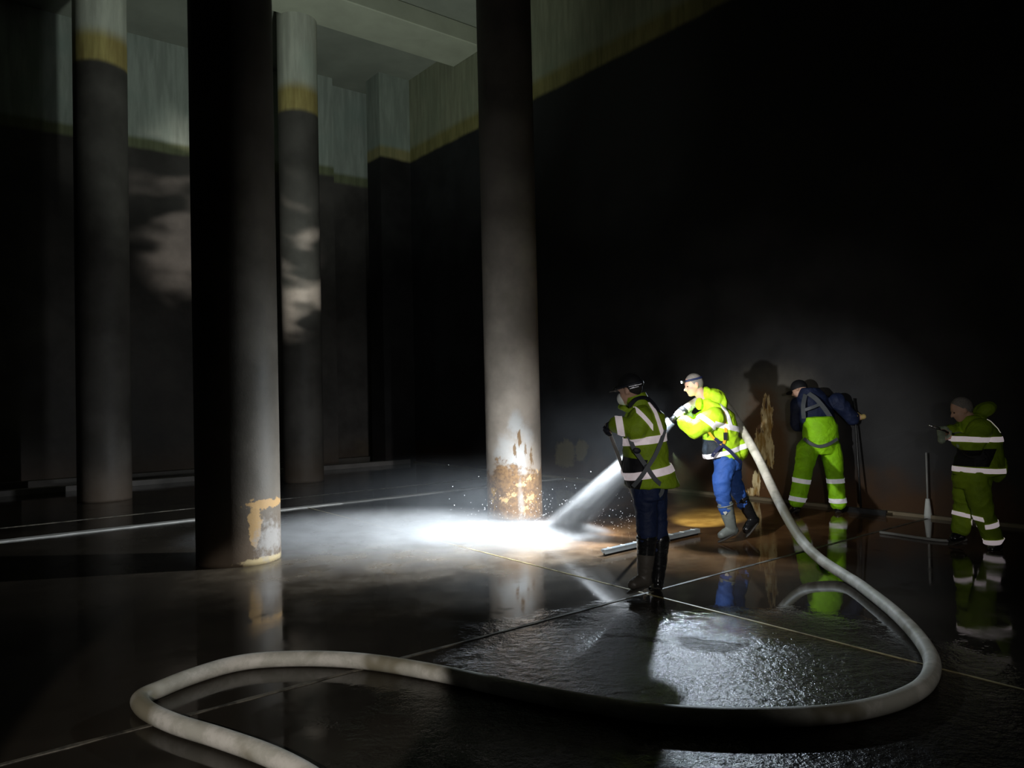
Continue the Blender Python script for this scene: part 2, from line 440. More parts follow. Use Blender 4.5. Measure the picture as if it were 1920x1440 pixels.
# ---- columns
def column(cx, base_y, half_px, top_dx, mat, label, r=None):
    front = G(cx, base_y)
    rr = r or half_px * front.y / F
    c = front + V((front.x, front.y, 0)).normalized() * rr
    # lean measured on the photograph's verticals is absorbed by the lens; columns stand upright
    mb = MB(); secs = []
    n_ = 40; zs = [0, .04, .08] + [9.6 * i / n_ for i in range(1, n_ + 1)]
    for z in zs:
        k = rr * (1 + .004 * noise.noise(V((cx, z * 1.3, 0))))
        secs.append((c + V((top_dx * z, 0, z)), (k, 0, 0), (0, k, 0)))
    mb.loft(secs, 64)
    base = c.copy(); base.z = 0
    o = link('concrete_column', mb.mesh('column'), mat, base=base)
    structure(o); tag(o, label, 'column', None, 'structure')
    print('col', c, uvof(c), rr)
    return c, rr
def near_extra(t, c):
    p = W(500, 955, 7.2)
    for (px, py, a, b, colr, lo, hi) in ((505, 948, .20, .05, (.42, .26, .11), .75, .95), (476, 985, .05, .20, (.42, .27, .12), .75, .95), (500, 1055, .25, .04, (.45, .36, .2), .7, .95), (507, 1015, .15, .2, (.26, .25, .24), .5, 1.1), (524, 1000, .05, .2, (.3, .28, .26), .6, 1.0)):
        q = W(px, py, 7.35); m = t.blob(q, (a * 1.2, .5, b * 1.2), .8, 13, lo, hi)
        c = t.mix(t.math('MULTIPLY', m, .85), c, colr)
    return c
def centre_extra(t, c):
    z = t.sep()[2]
    def add(lst, colr, amt, sc, lo, hi, st=None):
        nonlocal c
        for (px, py, a, b, k) in lst:
            m = t.blob(W(px, py, 9.4), (a, .5, b), amt, sc, lo, hi, stretch=st); c = t.mix(t.math('MULTIPLY', m, k), c, colr)
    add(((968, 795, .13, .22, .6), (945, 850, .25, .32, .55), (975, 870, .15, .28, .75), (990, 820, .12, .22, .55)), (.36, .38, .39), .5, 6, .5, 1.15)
    zz = t.math('ADD', z, t.math('MULTIPLY', t.math('SUBTRACT', t.noise(3.2, 8, .7), .5), 1.1))
    c = t.mix(t.math('MULTIPLY', t.ramp(zz, .62, .74, 1, 0), .9), c, t.mix(t.ramp(t.noise(20, 5, .7), .35, .65), (.10, .05, .018), (.24, .13, .045)))
    add(((922, 930, .09, .42, 1), (1008, 955, .07, .3, .9), (930, 960, .12, .12, .9)), (.42, .24, .055), 1.1, 9, .55, .7)
    add(((1010, 890, .09, .07, 1), (995, 903, .10, .08, 1), (978, 914, .11, .08, 1), (960, 928, .11, .08, 1), (942, 942, .10, .07, 1), (992, 940, .16, .10, .9), (985, 960, .10, .10, .8)), (.62, .40, .18), 1.3, 13, .6, .75)
    add(((974, 822, .055, .22, .95), (998, 868, .06, .2, .9), (966, 848, .035, .15, .9), (986, 845, .03, .13, .8)), (.13, .075, .03), 1.2, 16, .6, .75, (1.6, 1, .35))
    add(((977, 950, .06, .4, .45),), (.40, .41, .41), .9, 10, .3, 1.0, (1, 1, .3))
    return c
def c3_extra(t, c):
    m = t.blob(W(575, 885, 14.0), (.35, .5, .3), .6, 5, .6, 1.1); return t.mix(t.math('MULTIPLY', m, .6), c, (.2, .16, .12))
CD = (.13, .115, .098)
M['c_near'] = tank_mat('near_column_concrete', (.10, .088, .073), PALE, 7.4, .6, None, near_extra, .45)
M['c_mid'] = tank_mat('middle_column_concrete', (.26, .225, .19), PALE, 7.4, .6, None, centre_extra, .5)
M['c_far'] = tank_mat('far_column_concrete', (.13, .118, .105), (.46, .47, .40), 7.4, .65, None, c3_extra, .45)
column(449, 1064, 79, -.002, M['c_near'], 'massive round concrete column in left foreground with orange stain at its foot')
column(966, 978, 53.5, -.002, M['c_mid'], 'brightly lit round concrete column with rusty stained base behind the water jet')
column(570, 906, 37.5, 0, M['c_far'], 'round concrete column with light blotches, just right of the massive foreground column')
column(197, 942, 47, 0, M['c_far'], 'dim round concrete column at far left, before the far wall')

# ------------------------------------------------------------------ the workers
def unit(v): v = V(v); return v.normalized()
def head_parts(mb, c, face, up, s=1.0, beard=False):
    """c: centre of the cranium"""
    f_ = unit(face); u_ = unit(V(up) - f_ * V(up).dot(f_)); r_ = f_.cross(u_)
    c = V(c); k = s
    mb.ell(c - f_ * .008 * k, r_ * .077 * k, f_ * .098 * k, u_ * .098 * k)             # cranium
    mb.ell(c + f_ * .028 * k - u_ * .055 * k, r_ * .064 * k, f_ * .066 * k, u_ * .078 * k)   # face
    mb.ell(c + f_ * .050 * k - u_ * .108 * k, r_ * .040 * k, f_ * .036 * k, u_ * .026 * k)   # chin
    mb.ell(c + f_ * .073 * k - u_ * .002 * k, r_ * .052 * k, f_ * .022 * k, u_ * .014 * k)   # brow
    mb.cap(c + f_ * .086 * k - u_ * .018 * k, c + f_ * .108 * k - u_ * .052 * k, .008 * k, .014 * k)  # nose
    mb.ell(c + f_ * .080 * k - u_ * .080 * k, r_ * .024 * k, f_ * .012 * k, u_ * .007 * k)   # lips
    mb.ell(c + f_ * .078 * k - u_ * .090 * k, r_ * .021 * k, f_ * .011 * k, u_ * .007 * k)
    for q in (-1, 1):
        mb.ell(c + r_ * q * .078 * k - f_ * .004 * k - u_ * .028 * k, r_ * .012 * k, f_ * .018 * k, u_ * .033 * k)
        mb.ell(c + r_ * q * .042 * k + f_ * .058 * k - u_ * .05 * k, r_ * .02 * k, f_ * .02 * k, u_ * .018 * k)
    return f_, u_, r_
def eyes(parent, c, f_, u_, r_, k=1.0):
    for q in (-1, 1):
        mb = MB(); mb.ell(c + r_ * q * .031 * k + f_ * .083 * k - u_ * .022 * k, r_ * .012 * k, f_ * .007 * k, u_ * .007 * k)
        link('eye', mb.mesh('eye'), M['eye'], parent)
def cap_shell(c, f_, u_, r_, k, grow=.008, low=-.01, voxel=.008):
    mb = MB(); g = grow
    mb.ell(c - f_ * .008 * k, r_ * (.077 * k + g), f_ * (.098 * k + g), u_ * (.098 * k + g), 28, 18)
    me = mb.mesh('cap')
    bm = bmesh.new(); bm.from_mesh(me)
    bmesh.ops.bisect_plane(bm, geom=bm.verts[:] + bm.edges[:] + bm.faces[:], plane_co=c + u_ * low, plane_no=-(u_ + f_ * -.15), clear_outer=True)
    bm.to_mesh(me); bm.free()
    for p in me.polygons: p.use_smooth = True
    return me
def headlamp(parent, c, f_, u_, r_, k, mat, lit=True, h=.045):
    mb = MB(); n_ = 32
    cc = c + u_ * h * k - f_ * .008 * k
    q = math.sqrt(max(.05, 1 - (h / .098) ** 2)); a = .077 * k * q + .009; b = .098 * k * q + .009
    for i in range(n_):
        t0 = 2 * PI * i / n_; t1 = 2 * PI * (i + 1) / n_
        p = [cc + r_ * math.cos(t_) * (a + e) + f_ * math.sin(t_) * (b + e) + u_ * z for t_ in (t0, t1) for z in (-.012, .012) for e in (0, .004)]
        s_ = len(mb.v); mb.v += p
        mb.f += [(s_ + 1, s_ + 5, s_ + 7, s_ + 3), (s_, s_ + 2, s_ + 6, s_ + 4), (s_ + 2, s_ + 3, s_ + 7, s_ + 6), (s_, s_ + 4, s_ + 5, s_ + 1)]
    o = link('headlamp_strap', mb.mesh('strap'), mat, parent)
    lp = cc + f_ * (b + .018)
    mb = MB(); mb.loft([(lp - f_ * .018, r_ * .030, u_ * .022), (lp + f_ * .006, r_ * .028, u_ * .021), (lp + f_ * .014, r_ * .022, u_ * .017)], 20)
    hl = link('headlamp', mb.mesh('lamp'), M['rubber'], parent)
    mb = MB(); mb.ell(lp + f_ * .014, r_ * .018, f_ * .006, u_ * .014)
    t = NT('lamp_lens')
    link('lens', mb.mesh('lens'), t.bsdf((.9, .95, 1), .2, emit=(.75, .88, 1), estr=30 if lit else .1), hl)
    return lp
def hand(mb, wrist, D, N, k=1.0, curl=(60, 125, 185), fat=1.0, side=1):
    D = unit(D); N = unit(V(N) - D * V(N).dot(D)); S = D.cross(N) * side
    w = V(wrist)
    mb.ell(w + D * .048 * k, D * .055 * k, S * .042 * k, N * .017 * k * fat)
    mb.cap(w - D * .02 * k, w + D * .03 * k, .027 * k * fat, .026 * k * fat)
    for i, L in enumerate((.92, 1.05, 1.0, .8)):
        off = (1.5 - i) * .0205 * k
        p = w + D * (.090 * k - abs(1.2 - i) * .004) + S * off
        r = .0098 * k * fat; prev = p; pa = w + D * .05 * k + S * off * .9
        mb.cap(pa, p, r, r)
        for j, (sl, an) in enumerate(zip((.044, .027, .022), curl)):
            an = math.radians(an); q = prev + (D * math.cos(an) + N * math.sin(an)) * sl * L * k
            mb.cap(prev, q, r * (1 - .06 * j), r * (1 - .06 * (j + 1))); prev = q
    p0 = w + D * .022 * k + S * .03 * k; p1 = p0 + (S * .75 + D * .55 + N * .35).normalized() * .038 * k
    p2 = p1 + (D * .6 + N * .75 + S * .1).normalized() * .032 * k; p3 = p2 + (N * .8 - S * .45 + D * .2).normalized() * .026 * k
    mb.chain([p0, p1, p2, p3], [.015 * k * fat, .0125 * k * fat, .011 * k * fat, .0095 * k * fat])
def grip(Gp, axis, D, side=1):
    """wrist and palm normal for a hand whose fingers close round a bar through Gp"""
    D = unit(D); A = unit(axis); D = unit(D - A * D.dot(A)); N = D.cross(A) * side
    return V(Gp) - D * .092 - N * .028, D, N
def boot(parent, name, knee, ankle, toe, r_top, mat_top, mat_foot, floorz=0.0, split=.5, r_ank=.052, badge=None):
    """rubber boot: shaft knee->ankle, foot to toe"""
    knee, ankle, toe = V(knee), V(ankle), V(toe)
    mb = MB(); fd = unit(toe - ankle); up = unit(knee - ankle)
    mid = ankle.lerp(knee, .5)
    mb.chain([knee, mid, ankle], [r_top, (r_top + r_ank) / 2 * 1.03, r_ank])
    L = (toe - ankle).length
    mb.ell(ankle - fd * .02 - up * .03, fd * .05, fd.cross(up) * .043, up * .05)
    mb.chain([ankle - up * .01, ankle.lerp(toe, .5) + up * .0, toe - fd * .03], [.052, .046, .038])
    side = fd.cross(up).normalized()
    mb.ell(toe - fd * .045, fd * .055, side * .047, up * .036)
    me = remesh(mb, .009, 5, .0025, (10, 10, 25), 3, floorz)
    cut = ankle.lerp(knee, split); ax = unit(knee - ankle)
    top = band(me, [(cut, ax)], .0); low = band(me, [(cut, -ax)], .002)
    b = link(name, low, mat_foot, parent)
    link('boot_shaft', top, mat_top, b)
    mb = MB(); sn = side.cross(fd).normalized() * (1 if side.cross(fd).z > 0 else -1)
    zc = ankle - sn * .072; tc = toe - fd * .01 - sn * .03
    mb.ell(ankle.lerp(toe, .42) - sn * .05, fd * (L * .5 + .062), side * .05, sn * .014)
    so = remesh(mb, .008, 2, 0, zmin=floorz)
    link('sole', so, M['sole'], b)
    mb = MB(); mb.cap(knee + side * 0, knee + ax * .012, r_top + .004, r_top + .004)
    lip = MB(); a1 = ax.orthogonal().normalized(); b1 = ax.cross(a1)
    nn_ = 24
    secs = [(knee + ax * (-.014 + .007 * j), a1 * (r_top + .006), b1 * (r_top + .006)) for j in range(3)]
    lip.loft(secs, nn_); link('rim', lip.mesh('rim'), mat_top, b)
    if badge:
        q = ankle.lerp(knee, .72) + V(badge) * (r_top * .98); n_ = V(badge).normalized(); a1 = n_.cross(V((0, 0, 1))).normalized(); u1 = a1.cross(n_)
        mb = MB(); mb.v += [q + u1 * .028, q + a1 * .024, q - u1 * .028, q - a1 * .024]; mb.v += [p + n_ * .004 for p in mb.v[:4]]
        mb.f += [(4, 5, 6, 7), (0, 1, 5, 4), (1, 2, 6, 5), (2, 3, 7, 6), (3, 0, 4, 7)]
        link('badge', mb.mesh('badge', False), M['badge'], b)
    return b
def strap_on(parent, name, pts, w, mat, nrm, th=.006):
    """webbing strap through points, width vector from the path and the outward normal"""
    pts = [V(p) for p in pts]; P2 = smooth_path(pts, 8); mb = MB()
    for i, p in enumerate(P2):
        d = unit(P2[min(i + 1, len(P2) - 1)] - P2[max(i - 1, 0)]); n_ = unit(nrm) if not callable(nrm) else unit(nrm(p)); s_ = d.cross(n_).normalized() * w
        n2 = s_.cross(d).normalized() * th; b = len(mb.v)
        mb.v += [p - s_ - n2, p - s_ + n2, p + s_ + n2, p + s_ - n2]
        if i:
            a = b - 4
            for k in range(4): mb.f.append((a + k, a + (k + 1) % 4, b + (k + 1) % 4, b + k))
    e = len(mb.v) - 4; mb.f += [(0, 1, 2, 3), (e + 3, e + 2, e + 1, e)]
    return link(name, mb.mesh(name, False), mat, parent)
def smooth_path(pts, n=8):
    out = []
    for i in range(len(pts) - 1):
        p0 = pts[max(i - 1, 0)]; p1 = pts[i]; p2 = pts[i + 1]; p3 = pts[min(i + 2, len(pts) - 1)]
        for k in range(n):
            t_ = k / n
            out.append(.5 * ((2 * p1) + (p2 - p0) * t_ + (2 * p0 - 5 * p1 + 4 * p2 - p3) * t_ ** 2 + (3 * p1 - p0 - 3 * p2 + p3) * t_ ** 3))
    out.append(pts[-1]); return out
def tube(name, pts, r, mat, parent=None, n=16, flat=1.0, base=None):
    me = bpy.data.meshes.new(name); vs = []; fs = []; uvs = []; L = 0; Ls = []
    prev_a = None
    for i, p in enumerate(pts):
        d = unit(pts[min(i + 1, len(pts) - 1)] - pts[max(i - 1, 0)])
        a = d.cross(V((0, 0, 1)))
        a = a.normalized() if a.length > .05 else (prev_a or d.orthogonal().normalized())
        prev_a = a; b = a.cross(d).normalized() * -1
        if i: L += (pts[i] - pts[i - 1]).length
        Ls.append(L); rr = r[i] if isinstance(r, list) else r
        for k in range(n):
            t_ = 2 * PI * k / n; vs.append(p + a * math.cos(t_) * rr + b * math.sin(t_) * rr * flat)
    for i in range(len(pts) - 1):
        for k in range(n):
            j = (k + 1) % n; fs.append((i * n + k, i * n + j, (i + 1) * n + j, (i + 1) * n + k)); uvs.append((i, k))
    fs.append(tuple(range(n))[::-1]); e = (len(pts) - 1) * n; fs.append(tuple(e + k for k in range(n)))
    me.from_pydata([tuple(v) for v in vs], [], fs)
    lay = me.uv_layers.new(name='UVMap')
    for p in me.polygons:
        p.use_smooth = len(p.vertices) == 4
        if p.index < len(uvs):
            i, k = uvs[p.index]; q = [(Ls[i], k / n), (Ls[i], (k + 1) / n), (Ls[i + 1], (k + 1) / n), (Ls[i + 1], k / n)]
            for li, c_ in zip(p.loop_indices, q): lay.data[li].uv = c_
    bm = bmesh.new(); bm.from_mesh(me); bmesh.ops.recalc_face_normals(bm, faces=bm.faces[:]); bm.to_mesh(me); bm.free()
    return link(name, me, mat, parent, base)
def torso(mb, secs, d0, side=(1, 0, 0), n=28):
    """secs: (px, py, half width, half depth[, depth offset])"""
    s_ = V(side).normalized(); out = []
    for q in secs:
        px, py, a, b = q[:4]; dd = q[4] if len(q) > 4 else 0
        out.append((W(px, py, d0 + dd), s_ * a, V((-s_.y, s_.x, 0)) * b))
    mb.loft(out, n)

# ============ worker with a dark cap, seen from behind (W1)
d = 6.06
base = G(1222, 1104); base.z = 0
w1 = thing('person', base, 'person in a dark cap and olive hi-vis jacket, seen from behind, holding the squeegee pole', 'person', 'workers in hi-vis clothing')
hc = W(1180, 726, d); face = V((-.80, .55, -.22)); upv = V((-.12, 0, 1))
mb = MB(); f_, u_, r_ = head_parts(mb, hc, face, upv, 1.0)
mb.cap(hc - u_ * .07, W(1200, 765, d + .03), .055, .06)
torso(mb, [(1203, 765, .07, .08), (1207, 785, .12, .15), (1207, 830, .13, .15), (1212, 870, .13, .15), (1214, 912, .14, .15)], d, (1, .15, 0))
sh1, el1, wr1 = W(1203, 785, d - .13), W(1192, 806, d - .17), W(1158, 799, d - .12)
sh2, el2 = W(1213, 790, d + .15), W(1186, 848, d + .22)
pole_top = W(1141, 806, d - .02)
gl = W(1178, 905, d + .22)
pole_dir = unit(gl - pole_top)
wA, DA, NA = grip(pole_top, pole_dir, V((-.85, .35, .05)), 1)
wB, DB, NB = grip(gl, pole_dir, V((-.4, .3, -.75)), 1)
mb.chain([sh1, el1, wA], [.055, .047, .03]); mb.chain([sh2, el2, wB], [.055, .045, .03])
hand(mb, wA, DA, NA, .95); hand(mb, wB, DB, NB, .95)
hipL, hipR = W(1207, 912, d - .03), W(1228, 912, d + .05)
knL, knR = W(1213, 1000, d - .05), W(1234, 1003, d + .06)
anL, anR = W(1208, 1086, d - .06), W(1232, 1093, d + .02)
mb.chain([hipL, knL, anL], [.085, .05, .03]); mb.chain([hipR, knR, anR], [.085, .05, .03])
me = remesh(mb, .009, 3); body = link('body', me, M['skin'], w1)
eyes(w1, hc, f_, u_, r_)
mb = MB(); mb.ell(hc - f_ * .012, r_ * .081, f_ * .098, u_ * .1); 
hm = remesh(mb, .008, 2); hm = band(hm, [(hc - f_ * .03 - u_ * .045, u_ - f_ * .9)], .0)
link('hair', hm, M['dark_hair'], w1)
cp = link('cap', cap_shell(hc, f_, u_, r_, 1.0, .014, .002), M['cap'], w1)
mb = MB(); mb.ell(hc + f_ * .125 + u_ * .005, f_ * .055, r_ * .066, u_ * .007); link('cap_peak', mb.mesh('peak'), M['cap'], cp)
# pale reflective headlamp strap on the back of the cap
lp1 = headlamp(w1, hc, f_, u_, r_, 1.07, M['black_strap'], True, .012)
mb = MB()
for (x0, x1, y0, th) in ((1176, 1189, 724, 2.0), (1180, 1193, 727, 1.6), (1186, 1199, 722, 1.8), (1177, 1184, 728, 1.5)):
    p0 = W(x0, y0 + 1.5, d); p1 = W(x1, y0 - 2, d)
    for p in (p0, p1):
        q = p - hc; q.y = 0
    n_ = 6; 
    for k in range(n_):
        a = p0.lerp(p1, k / n_); b = p0.lerp(p1, (k + 1) / n_)
        def onhead(p):
            # push the mark out to the strap's surface
            lx = (p - hc).dot(r_); lz = (p - hc).dot(u_)
            aa = .077 * 1.07 + .016; bb = .098 * 1.07 + .016
            best = None
            for s_i in range(90, 271, 2):
                t_ = math.radians(s_i); c_ = hc - f_ * .008 + r_ * math.cos(t_ + PI / 2) * aa * -1 + f_ * math.sin(t_ + PI / 2) * bb * -1
                c2 = hc - f_ * .008 + r_ * math.cos(math.radians(s_i * 2)) * aa + f_ * math.sin(math.radians(s_i * 2)) * bb
                if c2.y < hc.y and (best is None or abs(c2.x - p.x) < abs(best.x - p.x)): best = c2
            return V((best.x, best.y - .004, p.z))
        mb.cap(onhead(a), onhead(b), .0022, .0022)
link('reflective_mark', mb.mesh('mark'), M['tape2'], cp)
# trousers
mb = MB()
torso(mb, [(1214, 890, .125, .15), (1215, 915, .135, .155), (1216, 935, .125, .15)], d)
mb.chain([hipL, W(1212, 960, d - .04), knL, W(1212, 1025, d - .05)], [.105, .088, .080, .07]); mb.chain([hipR, W(1230, 960, d + .06), knR, W(1233, 1025, d + .05)], [.10, .085, .078, .07])
me = remesh(mb, .011, 4, .007, (6, 6, 12), 2); link('trousers', me, M['jeans_dark'], w1)
boot(w1, 'boot', W(1213, 1008, d - .05), anL, W(1181, 1098, d - .12), .082, M['boot_black'], M['boot_brown'], 0, .60)
boot(w1, 'boot', W(1237, 1012, d + .06), anR, W(1224, 1100, d + .2), .080, M['boot_black'], M['boot_black'], 0, .60)
# jacket
mb = MB()
torso(mb, [(1200, 752, .055, .07), (1203, 764, .10, .12), (1208, 778, .15, .19), (1208, 800, .165, .21), (1209, 830, .17, .20), (1211, 860, .175, .19), (1216, 885, .20, .19), (1223, 903, .205, .185), (1226, 912, .205, .18)], d, (1, .15, 0))
mb.chain([sh1, el1, W(1168, 799, d - .13)], [.098, .088, .072]); mb.chain([sh2, el2, W(1180, 882, d + .24)], [.095, .075, .06])
mb.cap(W(1168, 799, d - .13), W(1156, 797, d - .1), .068, .062)
jk = remesh(mb, .010, 5, .010, (6, 6, 6), 5)
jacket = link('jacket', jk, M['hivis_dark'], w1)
jkm = jk.copy(); jkm.transform(Matrix.Translation(V(w1['_w'])))
# collar
mb = MB(); ca = W(1201, 762, d); cu = unit(W(1196, 735, d - 0) - ca)
mb.loft([(W(1202, 768, d), V((.105, 0, 0)), V((0, .11, 0))), (W(1196, 752, d), V((.095, 0, .01)), V((0, .10, .0))), (W(1191, 741, d), V((.082, 0, .025)), V((0, .085, 0)))], 28, False)
mb.cap(W(1163, 763, d), W(1180, 768, d - .05), .02, .03)
cm = mb.mesh('collar'); link('collar', remesh(mb, .009, 3, .003) if False else cm, M['hivis_dark'], jacket)
def tape(planes, off=.006, mat='tape', name='reflective_band', par=None, src=None):
    return link(name, band(src, planes, off), M[mat], par)
S1 = (W(1185, 700, d)); 
def not_arm(x): return (W(x, 800, d), (1, 0, 0))
arm_cut = (W(1172, 800, d), V((1, 0, 0)))
tape(ring_planes(W(1209, 823, d), V((-.12, 0, 1)), .030) + [(W(1209, 823, d), V((0, 1, 0))) ][:0], par=jacket, src=jkm)
tape(ring_planes(W(1216, 884, d), V((-.17, 0, 1)), .030), par=jacket, src=jkm)
tape(ring_planes(W(1162, 797, d - .12), V((1, -.1, .15)), .027) + [(W(1160, 815, d), V((0, 0, 1)))], par=jacket, src=jkm, name='cuff_band')
# shoulder strip down the back
tape(ring_planes(W(1226, 790, d), V((.955, 0, .28)), .017) + [(W(1222, 822, d), V((0, 0, 1))), (W(1222, 822, d - .02), V((0, -1, 0))), (W(1210, 755, d), V((.2, 0, -1)))], par=jacket, src=jkm, name='shoulder_band')
tape(ring_planes(W(1204, 784, d - .1), V((.75, 0, .66)), .017) + [(W(1215, 790, d), V((-1, 0, 0))), (W(1186, 790, d), V((1, 0, 0))), (W(1204, 790, d - .05), V((0, -1, 0)))], par=jacket, src=jkm, name='sleeve_band')
# dark lower front panel at the left
tape([(W(1172, 856, d), V((-.1, 0, -1))), (W(1204, 870, d), V((-.97, 0, .25)))], .003, 'black_panel', 'dark_panel', jacket, jkm)
# harness
fr = lambda off: (lambda px, py: W(px, py, d - off))
q = fr(.205)
hs = strap_on(w1, 'harness_strap', [W(1178, 812, d - .19), W(1187, 838, d - .2), q(1200, 858), q(1214, 878), q(1228, 898), W(1243, 912, d - .16)], .017, M['grey_strap'], (0, -1, .1))
strap_on(w1, 'harness_strap', [W(1246, 806, d - .16), W(1238, 832, d - .205), q(1226, 858), W(1213, 878, d - .212), q(1200, 897), W(1187, 912, d - .17)], .016, M['grey_strap'], (0, -1, .1))
strap_on(w1, 'harness_strap', [W(1180, 763, d - .17), W(1194, 748, d - .17), W(1212, 746, d - .13), W(1226, 758, d - .12), W(1238, 778, d - .11), W(1246, 800, d - .10)], .014, M['black_strap'], (0.1, -.75, .65))
mb = MB(); mb.ell(q(1212, 876), (.026, 0, 0), (0, .012, 0), (0, 0, .026)); link('harness_ring', mb.mesh('ring'), M['black_strap'], w1)
mb = MB(); mb.ell(W(1194, 845, d - .22), (.030, 0, -.01), (0, .012, 0), (.01, 0, .022)); link('buckle', mb.mesh('buckle'), M['black_strap'], w1)
strap_on(w1, 'leg_strap', [W(1243, 908, d - .16), W(1240, 925, d - .14), W(1228, 935, d - .12)], .015, M['grey_strap'], (0, -1, 0))
mb = MB(); mb.ell(hc + f_ * .085 - u_ * .078, r_ * .05, f_ * .045, u_ * .055)
link('face_mask', mb.mesh('mask'), M['glove_white'], w1)
mb = MB(); hand(mb, wA, DA, NA, 1.08, fat=1.3); mb.cap(wA - DA * .05, wA, .042, .034)
link('glove', remesh(mb, .006, 2), M['glove_dark'], w1)
mb = MB(); hand(mb, wB, DB, NB, 1.05, fat=1.2); mb.cap(wB - DB * .04, wB, .038, .033)
link('glove', remesh(mb, .006, 2), M['glove_green'], w1)

# squeegee
barA, barB = G(1131, 1043), G(1309, 1002)
barM = barA.lerp(barB, .46)
sq = thing('floor_squeegee', V((barM.x, barM.y, 0)), 'long pale grey floor squeegee on the brown floor, its pole held by the capped worker', 'squeegee')
bd = unit(barB - barA); bs = V((-bd.y, bd.x, 0)); mid = (barA + barB) / 2; hl_ = (barB - barA).length / 2
M['alu'] = simple('aluminium_bar', (.36, .40, .42), .4, metal=.3, var=.3)
mb = MB(); mb.box(mid + V((0, 0, .055)), bd * hl_, bs * .028, (0, 0, .012)); mb.box(mid + V((0, 0, .043)), bd * hl_, bs * .012, (0, 0, .014)); mb.box(mid + bs * -.024 + V((0, 0, .042)), bd * hl_, bs * .004, (0, 0, .02))
link('squeegee_bar', mb.mesh('bar', False), M['alu'], sq)
mb = MB(); mb.box(mid + V((0, 0, .018)), bd * (hl_ - .01), bs * .006, (0, 0, .018)); link('rubber_blade', mb.mesh('blade', False), M['rubber'], sq)
for k in range(8):
    mb = MB(); mb.box(barA.lerp(barB, (k + .5) / 8) + V((0, 0, .069)), bd * .008, bs * .03, (0, 0, .003))
    link('clip', mb.mesh('clip', False), M['glove_white'], sq)
foot = barM + V((0, 0, .075))
M['pole'] = simple('grey_pole', (.24, .23, .22), .4, var=.3)
tube('pole', [pole_top - pole_dir * .06, pole_top, gl, gl.lerp(foot, .5), foot], .015, M['pole'], sq)
mb = MB(); mb.cap(foot - V((0, 0, .01)), foot + unit(gl - foot) * .12, .022, .02); link('socket', mb.mesh('socket'), M['rubber'], sq)

# ============ worker holding the hose, in profile (W2)
d = 8.15
base = G(1372, 1010); base.z = 0
w2 = thing('person', base, 'person in bright yellow jacket and blue jeans with lit headlamp, aiming the thick hose', 'person', 'workers in hi-vis clothing')
hc = W(1300, 718, d); face = V((-.97, -.12, -.22)); upv = V((-.2, 0, 1))
k2 = 1.04
mb = MB(); f_, u_, r_ = head_parts(mb, hc, face, upv, k2)
mb.cap(hc - u_ * .06 - f_ * .02, W(1330, 762, d), .06, .07)
torso(mb, [(1334, 765, .09, .12), (1345, 790, .13, .17), (1352, 820, .13, .16), (1358, 850, .13, .15), (1365, 870, .13, .15)], d)
shN, elN = W(1340, 782, d - .2), W(1303, 806, d - .16)
shF, elF = W(1336, 775, d + .2), W(1305, 792, d + .2)
noz = W(1262, 786, d - .02); hz2 = W(1298, 758, d + .05)
hdir = unit(noz - hz2)
wA2, DA2, NA2 = grip(W(1271, 777, d - .01), hdir, V((-.35, .1, .9)), 1)
wB2, DB2, NB2 = grip(W(1289, 765, d + .04), hdir, V((-.2, -.3, .9)), 1)
mb.chain([shN, elN, wA2], [.055, .047, .03]); mb.chain([shF, elF, wB2], [.055, .045, .03])
hand(mb, wA2, DA2, NA2); hand(mb, wB2, DB2, NB2)
hpN, knN, akN = W(1360, 868, d - .1), W(1355, 925, d - .14), W(1366, 987, d - .12)
hpF, knF, akF = W(1368, 868, d + .1), W(1383, 920, d + .12), W(1404, 968, d + .12)
mb.chain([hpN, knN, W(1369, 975, d - .12)], [.09, .055, .025]); mb.chain([hpF, knF, akF], [.09, .055, .025])
me = remesh(mb, .009, 3); link('body', me, M['skin'], w2); eyes(w2, hc, f_, u_, r_, k2)
mb = MB(); mb.ell(hc - f_ * .010, r_ * .083, f_ * .101, u_ * .104)
hm = remesh(mb, .008, 2); hm = band(hm, [(hc + f_ * .02 - u_ * .02, u_ * .6 - f_ * 1.0)], .001)
link('hair', hm, M['grey_hair'], w2)
lp2 = headlamp(w2, hc, f_, u_, r_, k2, M['navy_strap'], True, .038)
# jeans
mb = MB(); torso(mb, [(1360, 846, .15, .17), (1364, 865, .145, .17), (1366, 880, .13, .16)], d)
mb.chain([hpN, W(1354, 900, d - .13), knN, W(1361, 955, d - .13)], [.115, .10, .083, .07]); mb.chain([hpF, W(1374, 898, d + .12), knF, W(1393, 944, d + .12)], [.11, .095, .078, .068])
me = remesh(mb, .011, 4, .009, (7, 7, 14), 9); link('jeans', me, M['jeans'], w2)
boot(w2, 'boot', W(1360, 946, d - .13), W(1372, 992, d - .12), W(1348, 1006, d - .15), .080, M['boot_grey'], M['boot_grey'], 0, .6, badge=(-.5, -.86, 0))
boot(w2, 'boot', W(1391, 936, d + .12), W(1412, 974, d + .12), W(1396, 997, d + .05), .075, M['boot_black'], M['boot_black'], 0, .6)
